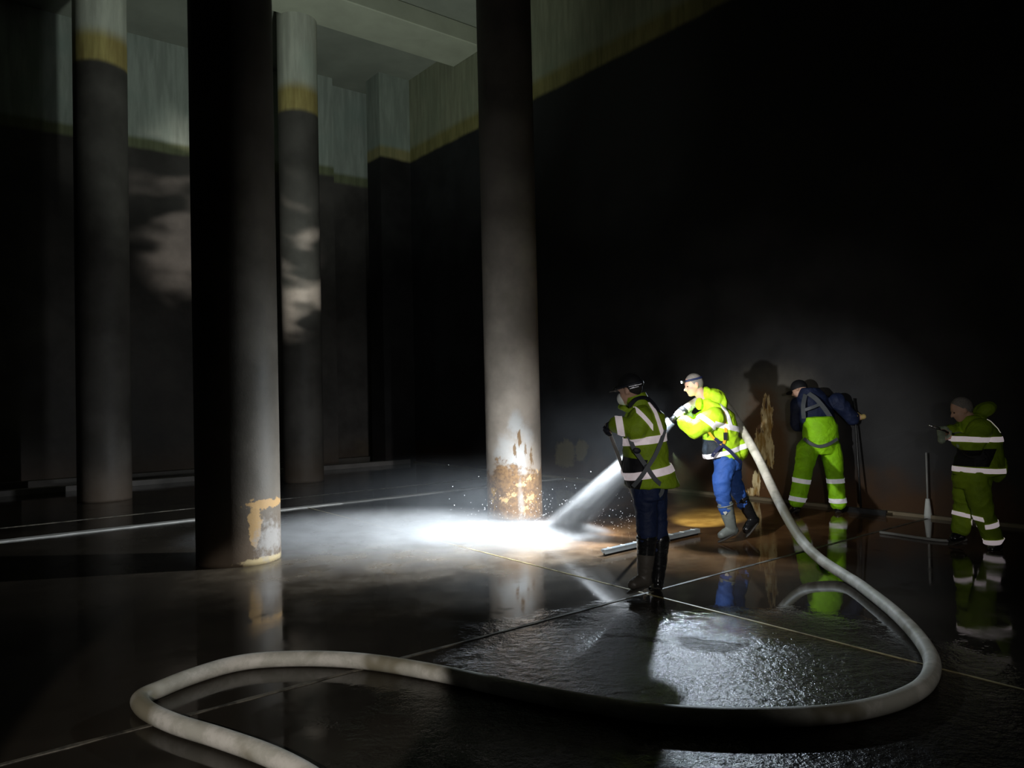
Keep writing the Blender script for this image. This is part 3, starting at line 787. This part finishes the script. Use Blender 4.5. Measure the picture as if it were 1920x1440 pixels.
# jacket
mb = MB()
torso(mb, [(1322, 748, .06, .09), (1336, 760, .12, .15), (1346, 778, .165, .21), (1350, 800, .175, .21), (1352, 825, .185, .20), (1354, 845, .20, .195), (1357, 858, .205, .19)], d)
cfN = W(1283, 792, d - .10)
mb.chain([shN, elN, cfN], [.105, .092, .07]); mb.chain([shF, elF, W(1290, 785, d + .14)], [.10, .085, .065])
mb.ell(W(1386, 842, d), (.085, 0, -.02), (0, .14, 0), (.02, 0, .12))
jk = remesh(mb, .010, 4, .012, (7, 7, 7), 15)
jacket2 = link('jacket', jk, M['hivis'], w2)
jkm2 = jk.copy(); jkm2.transform(Matrix.Translation(V(w2['_w'])))
mb = MB()
mb.ell(W(1341, 746, d), (.115, 0, -.055), (0, .14, 0), (.035, 0, .085)); mb.ell(W(1326, 741, d), (.055, 0, .02), (0, .105, 0), (-.02, 0, .085)); mb.ell(W(1311, 757, d - .03), (.035, 0, .0), (0, .08, 0), (.0, 0, .06)); mb.ell(W(1352, 755, d), (.065, 0, -.03), (0, .13, 0), (.02, 0, .08))
link('hood', remesh(mb, .009, 4, .010, (9, 9, 9), 4), M['hivis'], jacket2)
tape([(W(1352, 795, d), V((.1, 0, .0)))][:0] + ring_planes(W(1346, 797, d), V((.25, 0, 1)), .028) + [(W(1327, 800, d), V((1, 0, 0)))], par=jacket2, src=jkm2, mat='tape2')
tape(ring_planes(W(1312, 786, d), V((.62, 0, .78)), .028) + [(W(1330, 790, d), V((-1, 0, -.0))), (W(1312, 786, d - .05), V((0, -1, 0)))], par=jacket2, src=jkm2, mat='tape2', name='sleeve_band')
tape(ring_planes(W(1352, 775, d), V((.95, 0, .3)), .022) + [(W(1350, 798, d), V((0, 0, 1))), (W(1350, 790, d), V((0, -1, 0)))], par=jacket2, src=jkm2, mat='tape2', name='shoulder_band')
tape(ring_planes(W(1354, 846, d), V((-.28, 0, 1)), .026), .007, par=jacket2, src=jkm2, mat='tape2')
tape([(W(1325, 824, d), V((-.05, 0, -1))), (W(1345, 845, d), V((-1, 0, .15)))], .004, 'dark_panel', 'dark_panel', jacket2, jkm2)
q = lambda px, py, o=.215: W(px, py, d - o)
strap_on(w2, 'harness_strap', [q(1356, 772, .2), q(1359, 790), q(1361, 812), q(1357, 832)], .014, M['yellow_strap'], (0, -1, 0.1))
strap_on(w2, 'harness_strap', [q(1326, 800), q(1332, 815), q(1345, 828), q(1354, 834)], .012, M['yellow_strap'], (0, -1, 0.1))
strap_on(w2, 'hip_strap', [q(1340, 822), q(1352, 833), q(1368, 845), q(1380, 858), q(1390, 868, .17)], .017, M['navy_strap'], (0, -1, 0.1))
strap_on(w2, 'hip_strap', [q(1357, 832), q(1345, 843), q(1335, 856, .19)], .017, M['navy_strap'], (0, -1, 0.1))
mb = MB(); mb.box(q(1360, 818, .222), (.018, 0, 0), (0, .008, 0), (0, 0, .04)); link('buckle', mb.mesh('bk', False), M['black_strap'], w2)
mb = MB()
for k in range(3): mb.ell(q(1334 + k * 6, 856 - 6 * k, .21), (.010, 0, 0), (0, .008, 0), (0, 0, .010))
link('harness_fittings', mb.mesh('ft'), M['metal'], w2)
mb = MB(); hand(mb, wA2, DA2, NA2, 1.1, fat=1.3); mb.cap(wA2 - DA2 * .05, wA2, .042, .036); link('glove', remesh(mb, .006, 2), M['glove_white'], w2)
mb = MB(); hand(mb, wB2, DB2, NB2, 1.08, fat=1.25); mb.cap(wB2 - DB2 * .04, wB2, .040, .034); link('glove', remesh(mb, .006, 2), M['glove_green'], w2)

# fire hose
R_H = .046
lead = [W(1266, 783, d - .02), W(1282, 770, d + .02), W(1300, 757, d + .08), W(1322, 745, d + .20), W(1342, 744, d + .24), W(1360, 758, d + .22), W(1383, 792, d + .1), W(1420, 856, 7.85), W(1460, 940, 7.35), W(1498, 1006, 6.95), W(1535, 1046, 6.62)]
fl = [(1590, 1083), (1640, 1118), (1690, 1160), (1730, 1205), (1748, 1245), (1735, 1282), (1690, 1310), (1620, 1330), (1540, 1341), (1450, 1345), (1330, 1344), (1200, 1334), (1080, 1315), (950, 1290), (820, 1262), (700, 1242), (600, 1235), (500, 1237), (430, 1247), (355, 1270), (300, 1292), (270, 1305), (262, 1316), (280, 1335), (330, 1358), (410, 1383), (500, 1415), (570, 1450), (640, 1500), (760, 1590)]
floor_pts = [G(a, b, R_H) for a, b in fl]
hp = smooth_path(lead + floor_pts, 8)
for p in hp:
    if p.z < R_H * .98: p.z = R_H * .98
bz = V((floor_pts[0].x, floor_pts[0].y, 0))
ho = thing('fire_hose', bz, 'thick pale canvas hose looping over the wet floor up to the yellow-jacketed worker', 'hose')
i0 = 3
tube('hose_line', hp[i0:], R_H, M['hose'], ho, 20)
nd = unit(noz - W(1282, 770, d + .02))
mb = MB(); a = nd.orthogonal().normalized(); b = nd.cross(a); p0 = W(1284, 768, d + .02); p1 = noz
mb.loft([(p0, a * .052, b * .052), (p0.lerp(p1, .3), a * .055, b * .055), (p0.lerp(p1, .35), a * .045, b * .045), (p0.lerp(p1, .8), a * .034, b * .034), (p1, a * .030, b * .030), (p1 + nd * .03, a * .034, b * .034)], 24)
link('nozzle', mb.mesh('nozzle'), M['rubber'], ho)

# ============ worker bending with his back to us, hi-vis trousers (W3)
d = 9.75
base = G(1532, 962); base.z = 0; d = base.y
print('w3 d', d)
w3 = thing('person', base, 'person bending forward in bright yellow-green bib trousers and navy top, back turned', 'person', 'workers in hi-vis clothing')
hc = W(1497, 728, d + .30); face = V((-.75, .55, -.45)); upv = V((-.1, .4, .9))
mb = MB(); f_, u_, r_ = head_parts(mb, hc, face, upv, 1.0)
mb.cap(hc - u_ * .07 - f_ * .02, W(1520, 745, d + .2), .055, .065)
torso(mb, [(1522, 738, .10, .08, .2), (1528, 765, .18, .12, .15), (1535, 800, .17, .13, .05), (1537, 840, .16, .13)], d)
shR, elR = W(1570, 752, d + .12), W(1600, 785, d + .12)
hdl = W(1592, 790, d + .25)
pd3 = unit(W(1560, 802, d + .45) - W(1600, 786, d + .2))
shL, elL = W(1496, 758, d + .2), W(1493, 798, d + .3)
g3 = W(1604, 786, d + .1); g3b = W(1540, 850, d + .55)
pole3 = unit(W(1635, 948, 10.2) - g3)
wR3, DR3, NR3 = grip(g3, pole3, V((-.9, .2, -.25)), 1)
wL3, DL3, NL3 = grip(W(1520, 800, d + .42), pole3, V((.9, .2, -.25)), 1)
mb.chain([shR, elR, wR3], [.055, .047, .03]); mb.chain([shL, elL, wL3], [.055, .045, .03])
hand(mb, wR3, DR3, NR3); hand(mb, wL3, DL3, NL3)
h1, k1, a1_ = W(1515, 840, d), W(1502, 905, d + .02), W(1493, 950, d)
h2, k2_, a2_ = W(1557, 840, d), W(1566, 905, d + .02), W(1571, 953, d)
mb.chain([h1, k1, a1_], [.09, .055, .028]); mb.chain([h2, k2_, a2_], [.09, .055, .028])
link('body', remesh(mb, .010, 3), M['skin'], w3); eyes(w3, hc, f_, u_, r_)
cp = link('cap', cap_shell(hc, f_, u_, r_, 1.0, .016, -.03), M['cap'], w3)
mb = MB(); mb.ell(hc + f_ * .125 - u_ * .005, f_ * .055, r_ * .066, u_ * .007); link('cap_peak', mb.mesh('peak'), M['cap'], cp)
mb = MB()
torso(mb, [(1518, 728, .11, .10, .22), (1524, 745, .20, .14, .2), (1530, 775, .235, .16, .15), (1534, 805, .215, .16, .08), (1536, 830, .20, .15)], d)
mb.chain([shR, elR, W(1596, 789, d + .17)], [.105, .085, .055]); mb.chain([shL, elL, wL3.lerp(elL, .3)], [.09, .075, .055])
jk = remesh(mb, .012, 5, .010, (6, 6, 6), 21); link('top', jk, M['navy'], w3)
mb = MB()
torso(mb, [(1536, 782, .165, .10, -.06), (1538, 798, .215, .17, -.02), (1539, 820, .225, .185), (1537, 838, .215, .18), (1537, 850, .18, .15)], d)
mb.chain([h1, W(1508, 872, d), k1, W(1495, 938, d)], [.138, .118, .105, .10]); mb.chain([h2, W(1563, 872, d), k2_, W(1571, 942, d)], [.134, .116, .105, .098])
tr = remesh(mb, .011, 4, .010, (6, 6, 9), 31); tr3 = link('bib_trousers', tr, M['hivis_trouser'], w3)
trm = tr.copy(); trm.transform(Matrix.Translation(V(w3['_w'])))
for (x, y, lean) in ((1500, 901, .16), (1493, 935, .16)):
    tape(ring_planes(W(x, y, d), V((lean, 0, 1)), .030) + [(W(1533, 900, d), V((-1, 0, 0)))], .006, 'tape2', par=tr3, src=trm)
for (x, y, lean) in ((1566, 901, -.03), (1569, 938, -.03)):
    tape(ring_planes(W(x, y, d), V((lean, 0, 1)), .030) + [(W(1533, 900, d), V((1, 0, 0)))], .006, 'tape2', par=tr3, src=trm)
strap_on(tr3, 'waist_elastic', [W(1507, 822, d - .15), W(1520, 832, d - .20), W(1536, 837, d - .21), W(1553, 833, d - .21), W(1570, 823, d - .16)], .020, M['grey_strap'], (0, -1, 0))
strap_on(w3, 'brace_strap', [W(1516, 738, d + .06), W(1530, 748, d - .01), W(1545, 765, d - .04), W(1558, 784, d - .06)], .030, M['grey_strap'], (0, -1, .3))
strap_on(w3, 'brace_strap', [W(1510, 740, d + .08), W(1506, 760, d + .0), W(1507, 785, d - .04)], .026, M['grey_strap'], (0, -1, .3))
strap_on(w3, 'brace_strap', [W(1505, 770, d - .0), W(1520, 765, d - .05), W(1535, 759, d - .03)], .020, M['grey_strap'], (0, -1, .3))
boot(w3, 'boot', W(1494, 938, d), W(1493, 952, d), W(1484, 960, d + .12), .062, M['boot_black'], M['boot_black'], 0, .6)
boot(w3, 'boot', W(1570, 942, d), W(1572, 954, d), W(1568, 966, d - .02) if False else W(1576, 960, d + .12), .062, M['boot_black'], M['boot_black'], 0, .6)
mb = MB(); hand(mb, wR3, DR3, NR3, 1.1, fat=1.2); link('glove', remesh(mb, .006, 2), M['glove_tan'], w3)
mb = MB(); hand(mb, wL3, DL3, NL3, 1.1, fat=1.2); link('glove', remesh(mb, .006, 2), M['glove_tan'], w3)
# his squeegee against the wall
ft3 = right_pt(1632, 952); ft3 = V((ft3.x, ft3.y, 0)) - U * .25
s3 = thing('floor_squeegee', ft3, 'dark floor squeegee pushed to the wall foot by the bending worker', 'squeegee')
tube('pole', [g3 + unit(g3 - ft3) * .28, g3, g3.lerp(ft3 + V((0, 0, .07)), .5), ft3 + V((0, 0, .07))], .013, M['rubber'], s3)
mb = MB(); mb.box(ft3 + V((0, 0, .055)), VV * .33, U * .02, (0, 0, .014)); link('squeegee_bar', mb.mesh('b', False), M['rubber'], s3)
mb = MB(); mb.box(ft3 + V((0, 0, .02)), VV * .32, U * .005, (0, 0, .02)); link('rubber_blade', mb.mesh('b', False), M['rubber'], s3)

# ============ far right worker spraying (W4)
base = G(1835, 1028); base.z = 0; d = base.y
print('w4 d', d)
w4 = thing('person', base, 'person in olive hi-vis jacket and trousers at the far right, stepping and spraying a lance', 'person', 'workers in hi-vis clothing')
hc = W(1801, 764, d); face = V((-.85, .2, -.35)); upv = V((-.25, 0, 1))
mb = MB(); f_, u_, r_ = head_parts(mb, hc, face, upv, 1.0)
mb.cap(hc - u_ * .07 - f_ * .02, W(1822, 792, d), .055, .06)
torso(mb, [(1826, 792, .10, .13), (1832, 820, .15, .17), (1828, 860, .14, .16), (1822, 895, .14, .16)], d)
noz4 = W(1752, 801, d - .1); g4 = W(1765, 800, d - .08)
shN, elN = W(1838, 805, d - .17), W(1810, 842, d - .22)
shF, elF = W(1815, 800, d + .15), W(1790, 812, d + .1)
ld = unit(noz4 - W(1805, 822, d - .1))
wA4, DA4, NA4 = grip(W(1768, 806, d - .085), ld, V((-.6, .2, .55)), 1)
wB4, DB4, NB4 = grip(W(1796, 818, d - .1), ld, V((-.5, .5, .55)), 1)
elN = W(1822, 838, d - .22)
mb.chain([shN, elN, wB4], [.055, .047, .03]); mb.chain([shF, elF, wA4], [.055, .045, .03])
hand(mb, wA4, DA4, NA4); hand(mb, wB4, DB4, NB4)
h1, k1, a1_ = W(1815, 898, d + .1), W(1806, 955, d + .12), W(1800, 1000, d + .15)
h2, k2_, a2_ = W(1828, 898, d - .08), W(1845, 965, d - .1), W(1864, 1015, d - .08)
mb.chain([h1, k1, a1_], [.09, .055, .028]); mb.chain([h2, k2_, a2_], [.09, .055, .028])
link('body', remesh(mb, .009, 3), M['skin'], w4); eyes(w4, hc, f_, u_, r_)
mb = MB(); mb.ell(hc - f_ * .010, r_ * .083, f_ * .101, u_ * .104)
hm = remesh(mb, .008, 2); link('hair', band(hm, [(hc + f_ * .0 - u_ * .01, u_ * .8 - f_ * 1.0)], .001), M['grey_hair'], w4)
mb = MB()
torso(mb, [(1818, 780, .07, .09), (1827, 792, .13, .15), (1838, 815, .17, .19), (1838, 845, .19, .19), (1834, 875, .225, .19), (1835, 890, .235, .18)], d)
mb.chain([shN, elN, W(1800, 826, d - .14)], [.10, .095, .07]); mb.chain([shF, elF, W(1780, 808, d + .0)], [.095, .08, .055])
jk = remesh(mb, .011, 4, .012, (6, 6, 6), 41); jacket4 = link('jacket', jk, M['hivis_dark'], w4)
jm = jk.copy(); jm.transform(Matrix.Translation(V(w4['_w'])))
mb = MB(); mb.ell(W(1846, 768, d), (.09, 0, .05), (0, .11, 0), (-.03, 0, .06)); mb.ell(W(1832, 785, d), (.07, 0, 0), (0, .11, 0), (0, 0, .06))
link('hood', remesh(mb, .009, 3, .008, (9, 9, 9), 4), M['hivis_dark'], jacket4)
tape(ring_planes(W(1832, 822, d), V((.03, 0, 1)), .025), par=jacket4, src=jm)
tape(ring_planes(W(1828, 880, d), V((.05, 0, 1)), .025), par=jacket4, src=jm)
tape(ring_planes(W(1853, 790, d), V((.85, 0, .5)), .022) + [(W(1850, 812, d), V((0, 0, 1))), (W(1850, 812, d), V((0, -1, 0)))], par=jacket4, src=jm, name='shoulder_band')
mb = MB(); mb.ell(W(1872, 878, d + .03), (.045, 0, 0), (0, .12, 0), (.02, 0, .14)); link('coat_tail', remesh(mb, .01, 2, .006), M['hivis_dark'], jacket4)
tape([(W(1800, 840, d), V((0, 0, -1))), (W(1800, 873, d), V((0, 0, 1))), (W(1836, 860, d), V((-1, 0, .5)))], .003, 'black_panel', 'dark_panel', jacket4, jm)
tape([(W(1800, 889, d), V((0, 0, -1))), (W(1832, 860, d), V((-1, 0, .2)))], .003, 'black_panel', 'dark_panel', jacket4, jm)
mb = MB()
torso(mb, [(1822, 880, .16, .17), (1822, 900, .165, .18), (1822, 915, .15, .17)], d)
mb.chain([h1, W(1808, 925, d + .1), k1, W(1801, 992, d + .14)], [.11, .10, .085, .08]); mb.chain([h2, W(1835, 930, d - .09), k2_, W(1862, 1010, d - .08)], [.115, .108, .09, .085])
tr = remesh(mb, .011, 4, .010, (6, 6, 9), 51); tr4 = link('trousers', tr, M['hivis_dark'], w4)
tm = tr.copy(); tm.transform(Matrix.Translation(V(w4['_w'])))
sp = (W(1826, 975, d), V((1, 0, .3)))
tape(ring_planes(W(1848, 978, d), V((-.25, 0, 1)), .025) + [sp], par=tr4, src=tm); tape(ring_planes(W(1862, 1010, d), V((-.1, 0, 1)), .025) + [(W(1835, 1010, d), V((1, 0, 0)))], par=tr4, src=tm)
tape(ring_planes(W(1805, 965, d), V((.25, 0, 1)), .02) + [(sp[0], -sp[1])], par=tr4, src=tm)
boot(w4, 'boot', W(1801, 988, d + .14), W(1799, 1003, d + .14), W(1784, 1010, d + .12), .07, M['boot_black'], M['boot_black'], 0, .6)
boot(w4, 'boot', W(1862, 1008, d - .08), W(1867, 1022, d - .08), W(1855, 1034, d - .1), .07, M['boot_black'], M['boot_black'], 0, .6)
mb = MB(); hand(mb, wA4, DA4, NA4, 1.08, fat=1.2); link('glove', remesh(mb, .006, 2), M['glove_green'], w4)
mb = MB(); hand(mb, wB4, DB4, NB4, 1.08, fat=1.2); link('glove', remesh(mb, .006, 2), M['glove_green'], w4)
# his lance
la = thing('spray_lance', V((noz4.x, noz4.y, noz4.z)), 'slim dark spray lance held out by the far right worker', 'lance')
tube('lance_tube', [noz4, W(1768, 806, d - .085), W(1796, 818, d - .1), W(1812, 828, d - .12)], .012, M['rubber'], la)
mb = MB(); mb.cap(noz4, noz4 + ld * .05, .018, .012); link('nozzle', mb.mesh('n'), M['metal'], la)
pts = [W(1812, 828, d - .12), W(1808, 870, d - .3), W(1800, 950, d - .35), G(1812, 1020, .016), G(1790, 1014, .016), G(1760, 1012, .016), G(1720, 1008, .016), G(1680, 1003, .016), G(1640, 1000, .016)]
pts = [G(1812, 1012, .016), G(1790, 1014, .016), G(1760, 1013, .016), G(1720, 1008, .016), G(1680, 1002, .016), G(1650, 998, .016)]
M['thinhose'] = simple('thin_grey_hose', (.30, .30, .29), .5)
tag(tube('water_hose', smooth_path(pts, 6), .016, M['thinhose'], None, 10, base=(pts[0].x, pts[0].y, 0)), 'thin grey hose lying on the floor by the feet of the far right worker', 'hose')
# wall pipe with a pale foot
pp = right_pt(1744, 960); pp = V((pp.x, pp.y, 0)) - U * .06
wp = thing('wall_pipe', pp, 'thin vertical pipe standing against the right wall near the far right worker', 'pipe')
mb = MB(); mb.cap(pp + V((0, 0, .06)), pp + V((0, 0, .8)), .011, .011); link('pipe', mb.mesh('p'), M['thinhose'], wp)
mb = MB(); mb.loft([(pp, (.045, 0, 0), (0, .045, 0)), (pp + V((0, 0, .04)), (.045, 0, 0), (0, .045, 0)), (pp + V((0, 0, .2)), (.028, 0, 0), (0, .028, 0)), (pp + V((0, 0, .24)), (.022, 0, 0), (0, .022, 0))], 20); link('pipe_foot', mb.mesh('f'), M['glove_white'], wp)

# ------------------------------------------------------------------ water
imp = G(1045, 1004)
def vol_mat(name, dens_fn, color=(.92, .96, 1), aniso=.2):
    t = NT(name); v = t.n('ShaderNodeVolumePrincipled')
    v.inputs['Color'].default_value = (*color, 1); v.inputs['Anisotropy'].default_value = aniso
    t.set(v.inputs['Density'], dens_fn(t)); t.t.links.new(v.outputs[0], t.out.inputs[1])
    return t.m
js = noz + nd * .03
jet_dir = unit(imp - js); jl = (imp - js).length
a = jet_dir.orthogonal().normalized(); b = jet_dir.cross(a)
def jet_density(t):
    rel = t.vm('SUBTRACT', t.P(), tuple(js)); s_ = t.vm('DOT_PRODUCT', rel, tuple(jet_dir))
    perp = t.vm('SUBTRACT', rel, t.vm('SCALE', tuple(jet_dir))) if False else None
    x = t.vm('DOT_PRODUCT', rel, tuple(a)); y = t.vm('DOT_PRODUCT', rel, tuple(b))
    r = t.math('SQRT', t.math('ADD', t.math('MULTIPLY', x, x), t.math('MULTIPLY', y, y)))
    rad = t.math('ADD', .065, t.math('MULTIPLY', s_, .10))
    q = t.math('DIVIDE', r, rad)
    fall = t.ramp(q, .25, 1.0, 1, 0)
    # streaks run along the jet: noise in (x/s, y/s) stretched
    cb = t.n('ShaderNodeCombineXYZ'); t.set(cb.inputs[0], t.math('DIVIDE', x, rad)); t.set(cb.inputs[1], t.math('DIVIDE', y, rad)); t.set(cb.inputs[2], t.math('MULTIPLY', s_, .8))
    st = t.ramp(t.noise(2.5, 3, .6, vec=cb.outputs[0]), .35, .65, .25, 1)
    dn = t.math('DIVIDE', 4.6, t.math('ADD', rad, .05))
    return t.math('MULTIPLY', t.math('MULTIPLY', fall, st), dn)
mb = MB(); secs = []
for k in range(13):
    s_ = jl * 1.0 * k / 12; rr = .066 + s_ * .102
    secs.append((js + jet_dir * s_, a * rr, b * rr))
mb.loft(secs, 32)
me = mb.mesh('jet')
for v_ in me.vertices:
    if v_.co.z < .012: v_.co.z = .012
jt = thing('water_jet', js, 'bright white water jet spraying from the thick hose down to the floor', 'water jet')
M['jet'] = vol_mat('jet_water', jet_density, aniso=.3)
link('spray_cone', me, M['jet'], jt)
# splash sheet over the floor
def sheet_density(t):
    g = t.sep(); z = g[2]
    rel = t.vm('SUBTRACT', t.P(), tuple(imp))
    def el(c, rx, ry, rz, k):
        dd = t.vm('DIVIDE', t.vm('SUBTRACT', t.P(), tuple(c)), (rx, ry, rz)); L = t.vm('LENGTH', dd)
        return t.math('MULTIPLY', t.ramp(L, .1, 1.0, 1, 0), k)
    A = el((imp.x - .15, imp.y + .0, .0), .85, .55, .17, 30.0)
    B = el((imp.x - .85, imp.y - .0, .0), 1.6, .9, .17, 8.0)
    C = el((imp.x - 2.0, imp.y + .15, .0), 2.6, 1.7, .30, 2.6)
    s_ = t.math('ADD', t.math('ADD', A, B), C)
    nz = t.ramp(t.noise(3.0, 4, .6, stretch=(1, 1.6, 2.5)), .3, .7, .35, 1.2)
    return t.math('MULTIPLY', s_, nz)
M['sheet'] = vol_mat('splash_water', sheet_density, aniso=.1)
mb = MB(); cc = V((imp.x - 1.6, imp.y + .15, 0))
mb.ell(cc, (3.2, 0, 0), (0, 1.9, 0), (0, 0, .42), 40, 12); me = mb.mesh('sh')
for v_ in me.vertices:
    if v_.co.z < .006: v_.co.z = .006
so = link('splash', me, M['sheet'], jt)
# mist
def mist_density(t):
    def el(c, rx, ry, rz, k):
        dd = t.vm('DIVIDE', t.vm('SUBTRACT', t.P(), tuple(c)), (rx, ry, rz)); L = t.vm('LENGTH', dd)
        return t.math('MULTIPLY', t.ramp(L, .0, 1.0, 1, 0), k)
    s_ = t.math('ADD', el((imp.x - 1.0, imp.y + 1.0, .2), 3.2, 2.4, .75, .09), el((imp.x + .5, imp.y + .5, .4), 1.8, 2.0, 1.6, .014))
    return t.math('MULTIPLY', s_, t.ramp(t.noise(1.2, 4, .6), .3, .7, .3, 1.3))
mb = MB(); mb.ell((imp.x - .6, imp.y + .5, 0.02), (3.4, 0, 0), (0, 2.4, 0), (0, 0, 2.5), 32, 16); me = mb.mesh('mist')
for v_ in me.vertices:
    if v_.co.z < .004: v_.co.z = .004
M['mist'] = vol_mat('mist', mist_density, (.85, .92, 1), .2)
ms = link('mist', me, M['mist'], None, (imp.x, imp.y, 0)); tag(ms, 'faint cold mist hanging around the foot of the water jet', 'mist', None, 'stuff')
# flying drops
mb = MB(); rnd = random.Random(3)
for k in range(420):
    an = rnd.uniform(-.3, 3.4); di = rnd.uniform(.2, 1.3); z = abs(rnd.gauss(0, .22)) + .02
    p = imp + V((math.cos(an) * di, abs(math.sin(an)) * di * .7 + .1, z)); r = rnd.uniform(.0012, .003)
    mb.ell(p, (r, 0, 0), (0, r, 0), (r * rnd.uniform(-1, 1), 0, r * 2.2), 6, 4)
dr = link('droplets', mb.mesh('drops'), simple('water_drops', (.8, .85, .9), .1), jt); dr['kind'] = 'stuff'
# thin spray of the lance
e4 = W(1625, 850, 8.2); l4 = unit(e4 - noz4); L4 = (e4 - noz4).length; a4 = l4.orthogonal().normalized(); b4 = l4.cross(a4)
mb = MB(); mb.loft([(noz4 + l4 * (L4 * k / 6), a4 * (.012 + .13 * k / 6), b4 * (.012 + .13 * k / 6)) for k in range(7)], 20)
def d4(t):
    rel = t.vm('SUBTRACT', t.P(), tuple(noz4)); s_ = t.vm('DOT_PRODUCT', rel, tuple(l4))
    return t.math('MULTIPLY', t.ramp(s_, 0, L4, .7, 0), 1.0)
sp4 = link('water_spray', mb.mesh('s4'), vol_mat('thin_spray', d4), None, tuple(noz4)); tag(sp4, 'faint thin water spray from the lance of the far right worker', 'water spray', None, 'stuff')

# ------------------------------------------------------------------ light
SC.world = bpy.data.worlds.new('w'); SC.world.use_nodes = True
bg = SC.world.node_tree.nodes['Background']; bg.inputs[0].default_value = (.5, .6, .8, 1); bg.inputs[1].default_value = 0.0
def spot(name, loc, target, energy, angle, blend=.6, radius=.02, color=(1, 1, 1), gobo=None):
    l = bpy.data.lights.new(name, 'SPOT'); l.energy = energy; l.spot_size = math.radians(angle); l.spot_blend = blend; l.shadow_soft_size = radius; l.color = color
    o = bpy.data.objects.new(name, l); COL.objects.link(o); o.location = loc
    o.rotation_euler = (V(target) - V(loc)).to_track_quat('-Z', 'Y').to_euler()
    if gobo:
        l.use_nodes = True; nt = l.node_tree; em = nt.nodes['Emission']
        tc = nt.nodes.new('ShaderNodeTexCoord'); no = nt.nodes.new('ShaderNodeTexNoise'); no.inputs['Scale'].default_value = gobo[0]; no.inputs['Detail'].default_value = 1.5
        mp = nt.nodes.new('ShaderNodeVectorMath'); mp.operation = 'MULTIPLY'; mp.inputs[1].default_value = gobo[1]
        rp = nt.nodes.new('ShaderNodeMapRange'); rp.interpolation_type = 'SMOOTHSTEP'; rp.inputs[1].default_value = gobo[2]; rp.inputs[2].default_value = gobo[3]
        nt.links.new(tc.outputs['Normal'], mp.inputs[0]); nt.links.new(mp.outputs[0], no.inputs['Vector']); nt.links.new(no.outputs['Fac'], rp.inputs[0]); nt.links.new(rp.outputs[0], em.inputs['Strength'])
    return o
def point(name, loc, energy, radius, color=(1, 1, 1)):
    l = bpy.data.lights.new(name, 'POINT'); l.energy = energy; l.shadow_soft_size = radius; l.color = color
    o = bpy.data.objects.new(name, l); COL.objects.link(o); o.location = loc; return o
# headlamp beams
L2p = lp2 + V((-.06, -.01, -.01))
spot('headlamp_beam', L2p, G(880, 1010), 1700, 80, 1.0, .02, (.93, .97, 1))
spot('headlamp_spill', L2p, L2p + V((-.7, -.45, -.9)), 240, 150, .7, .04, (.74, .87, 1))
L1p = lp1 + V((-.05, .03, 0))
spot('headlamp_beam', L1p, W(1372, 850, 8.6), 420, 54, .8, .02, (.96, .97, .95))
spot('headlamp_spill', L1p, W(1010, 960, 9.0), 480, 76, 1.0, .02, (.93, .97, 1))
# unseen spots for light scattered upward by the white water
spot('upglow_fill', imp + V((-.7, -.5, .45)), uv(1.5, 12.5, 4.0), 150, 150, .6, .25, (.90, .97, 1))
spot('upglow_fill', imp + V((-2.6, .4, 1.15)), uv(6.2, 15.0, 10.5), 1300, 74, .8, .1, (.86, .97, .90))
spot('upglow_fill', V((1.2, 9.4, 2.2)), uv(RIGHT_U, 11.0, 9.2), 105, 60, .9, .1, (.95, 1, .85))  # added away from the splash to brighten the upper right wall
# torch beside the camera
spot('camera_torch', (.9, -.3, 1.9), W(1400, 860, 8), 330, 40, .9, .03, (1, .97, .93))
spot('camera_torch', (-.9, -.3, 1.9), G(450, 1320), 300, 27, .2, .02, (1, .95, .90))
# rippling reflections off the water
spot('water_reflection', G(860, 1010) + V((0, 0, 1.3)), W(510, 490, 14.5), 5200, 25, .9, .03, (1, .95, .85), gobo=(8.5, (.9, 2.1, 1), .46, .68))
# unseen spot added for the warm streak on the floor behind the hose worker
spot('warm_floor_beam', W(1262, 850, 8.3), G(1322, 975), 900, 34, .9, .01, (.85, 1, .5))

SC.view_settings.view_transform = 'Standard'
SC.view_settings.look = 'None'
SC.view_settings.exposure = 0
SC.cycles.volume_step_rate = 1.0
SC.cycles.volume_max_steps = 200
SC.cycles.adaptive_threshold = .02
SC.cycles.max_bounces = 8
for o in bpy.data.objects:
    if '_w' in o: del o['_w']
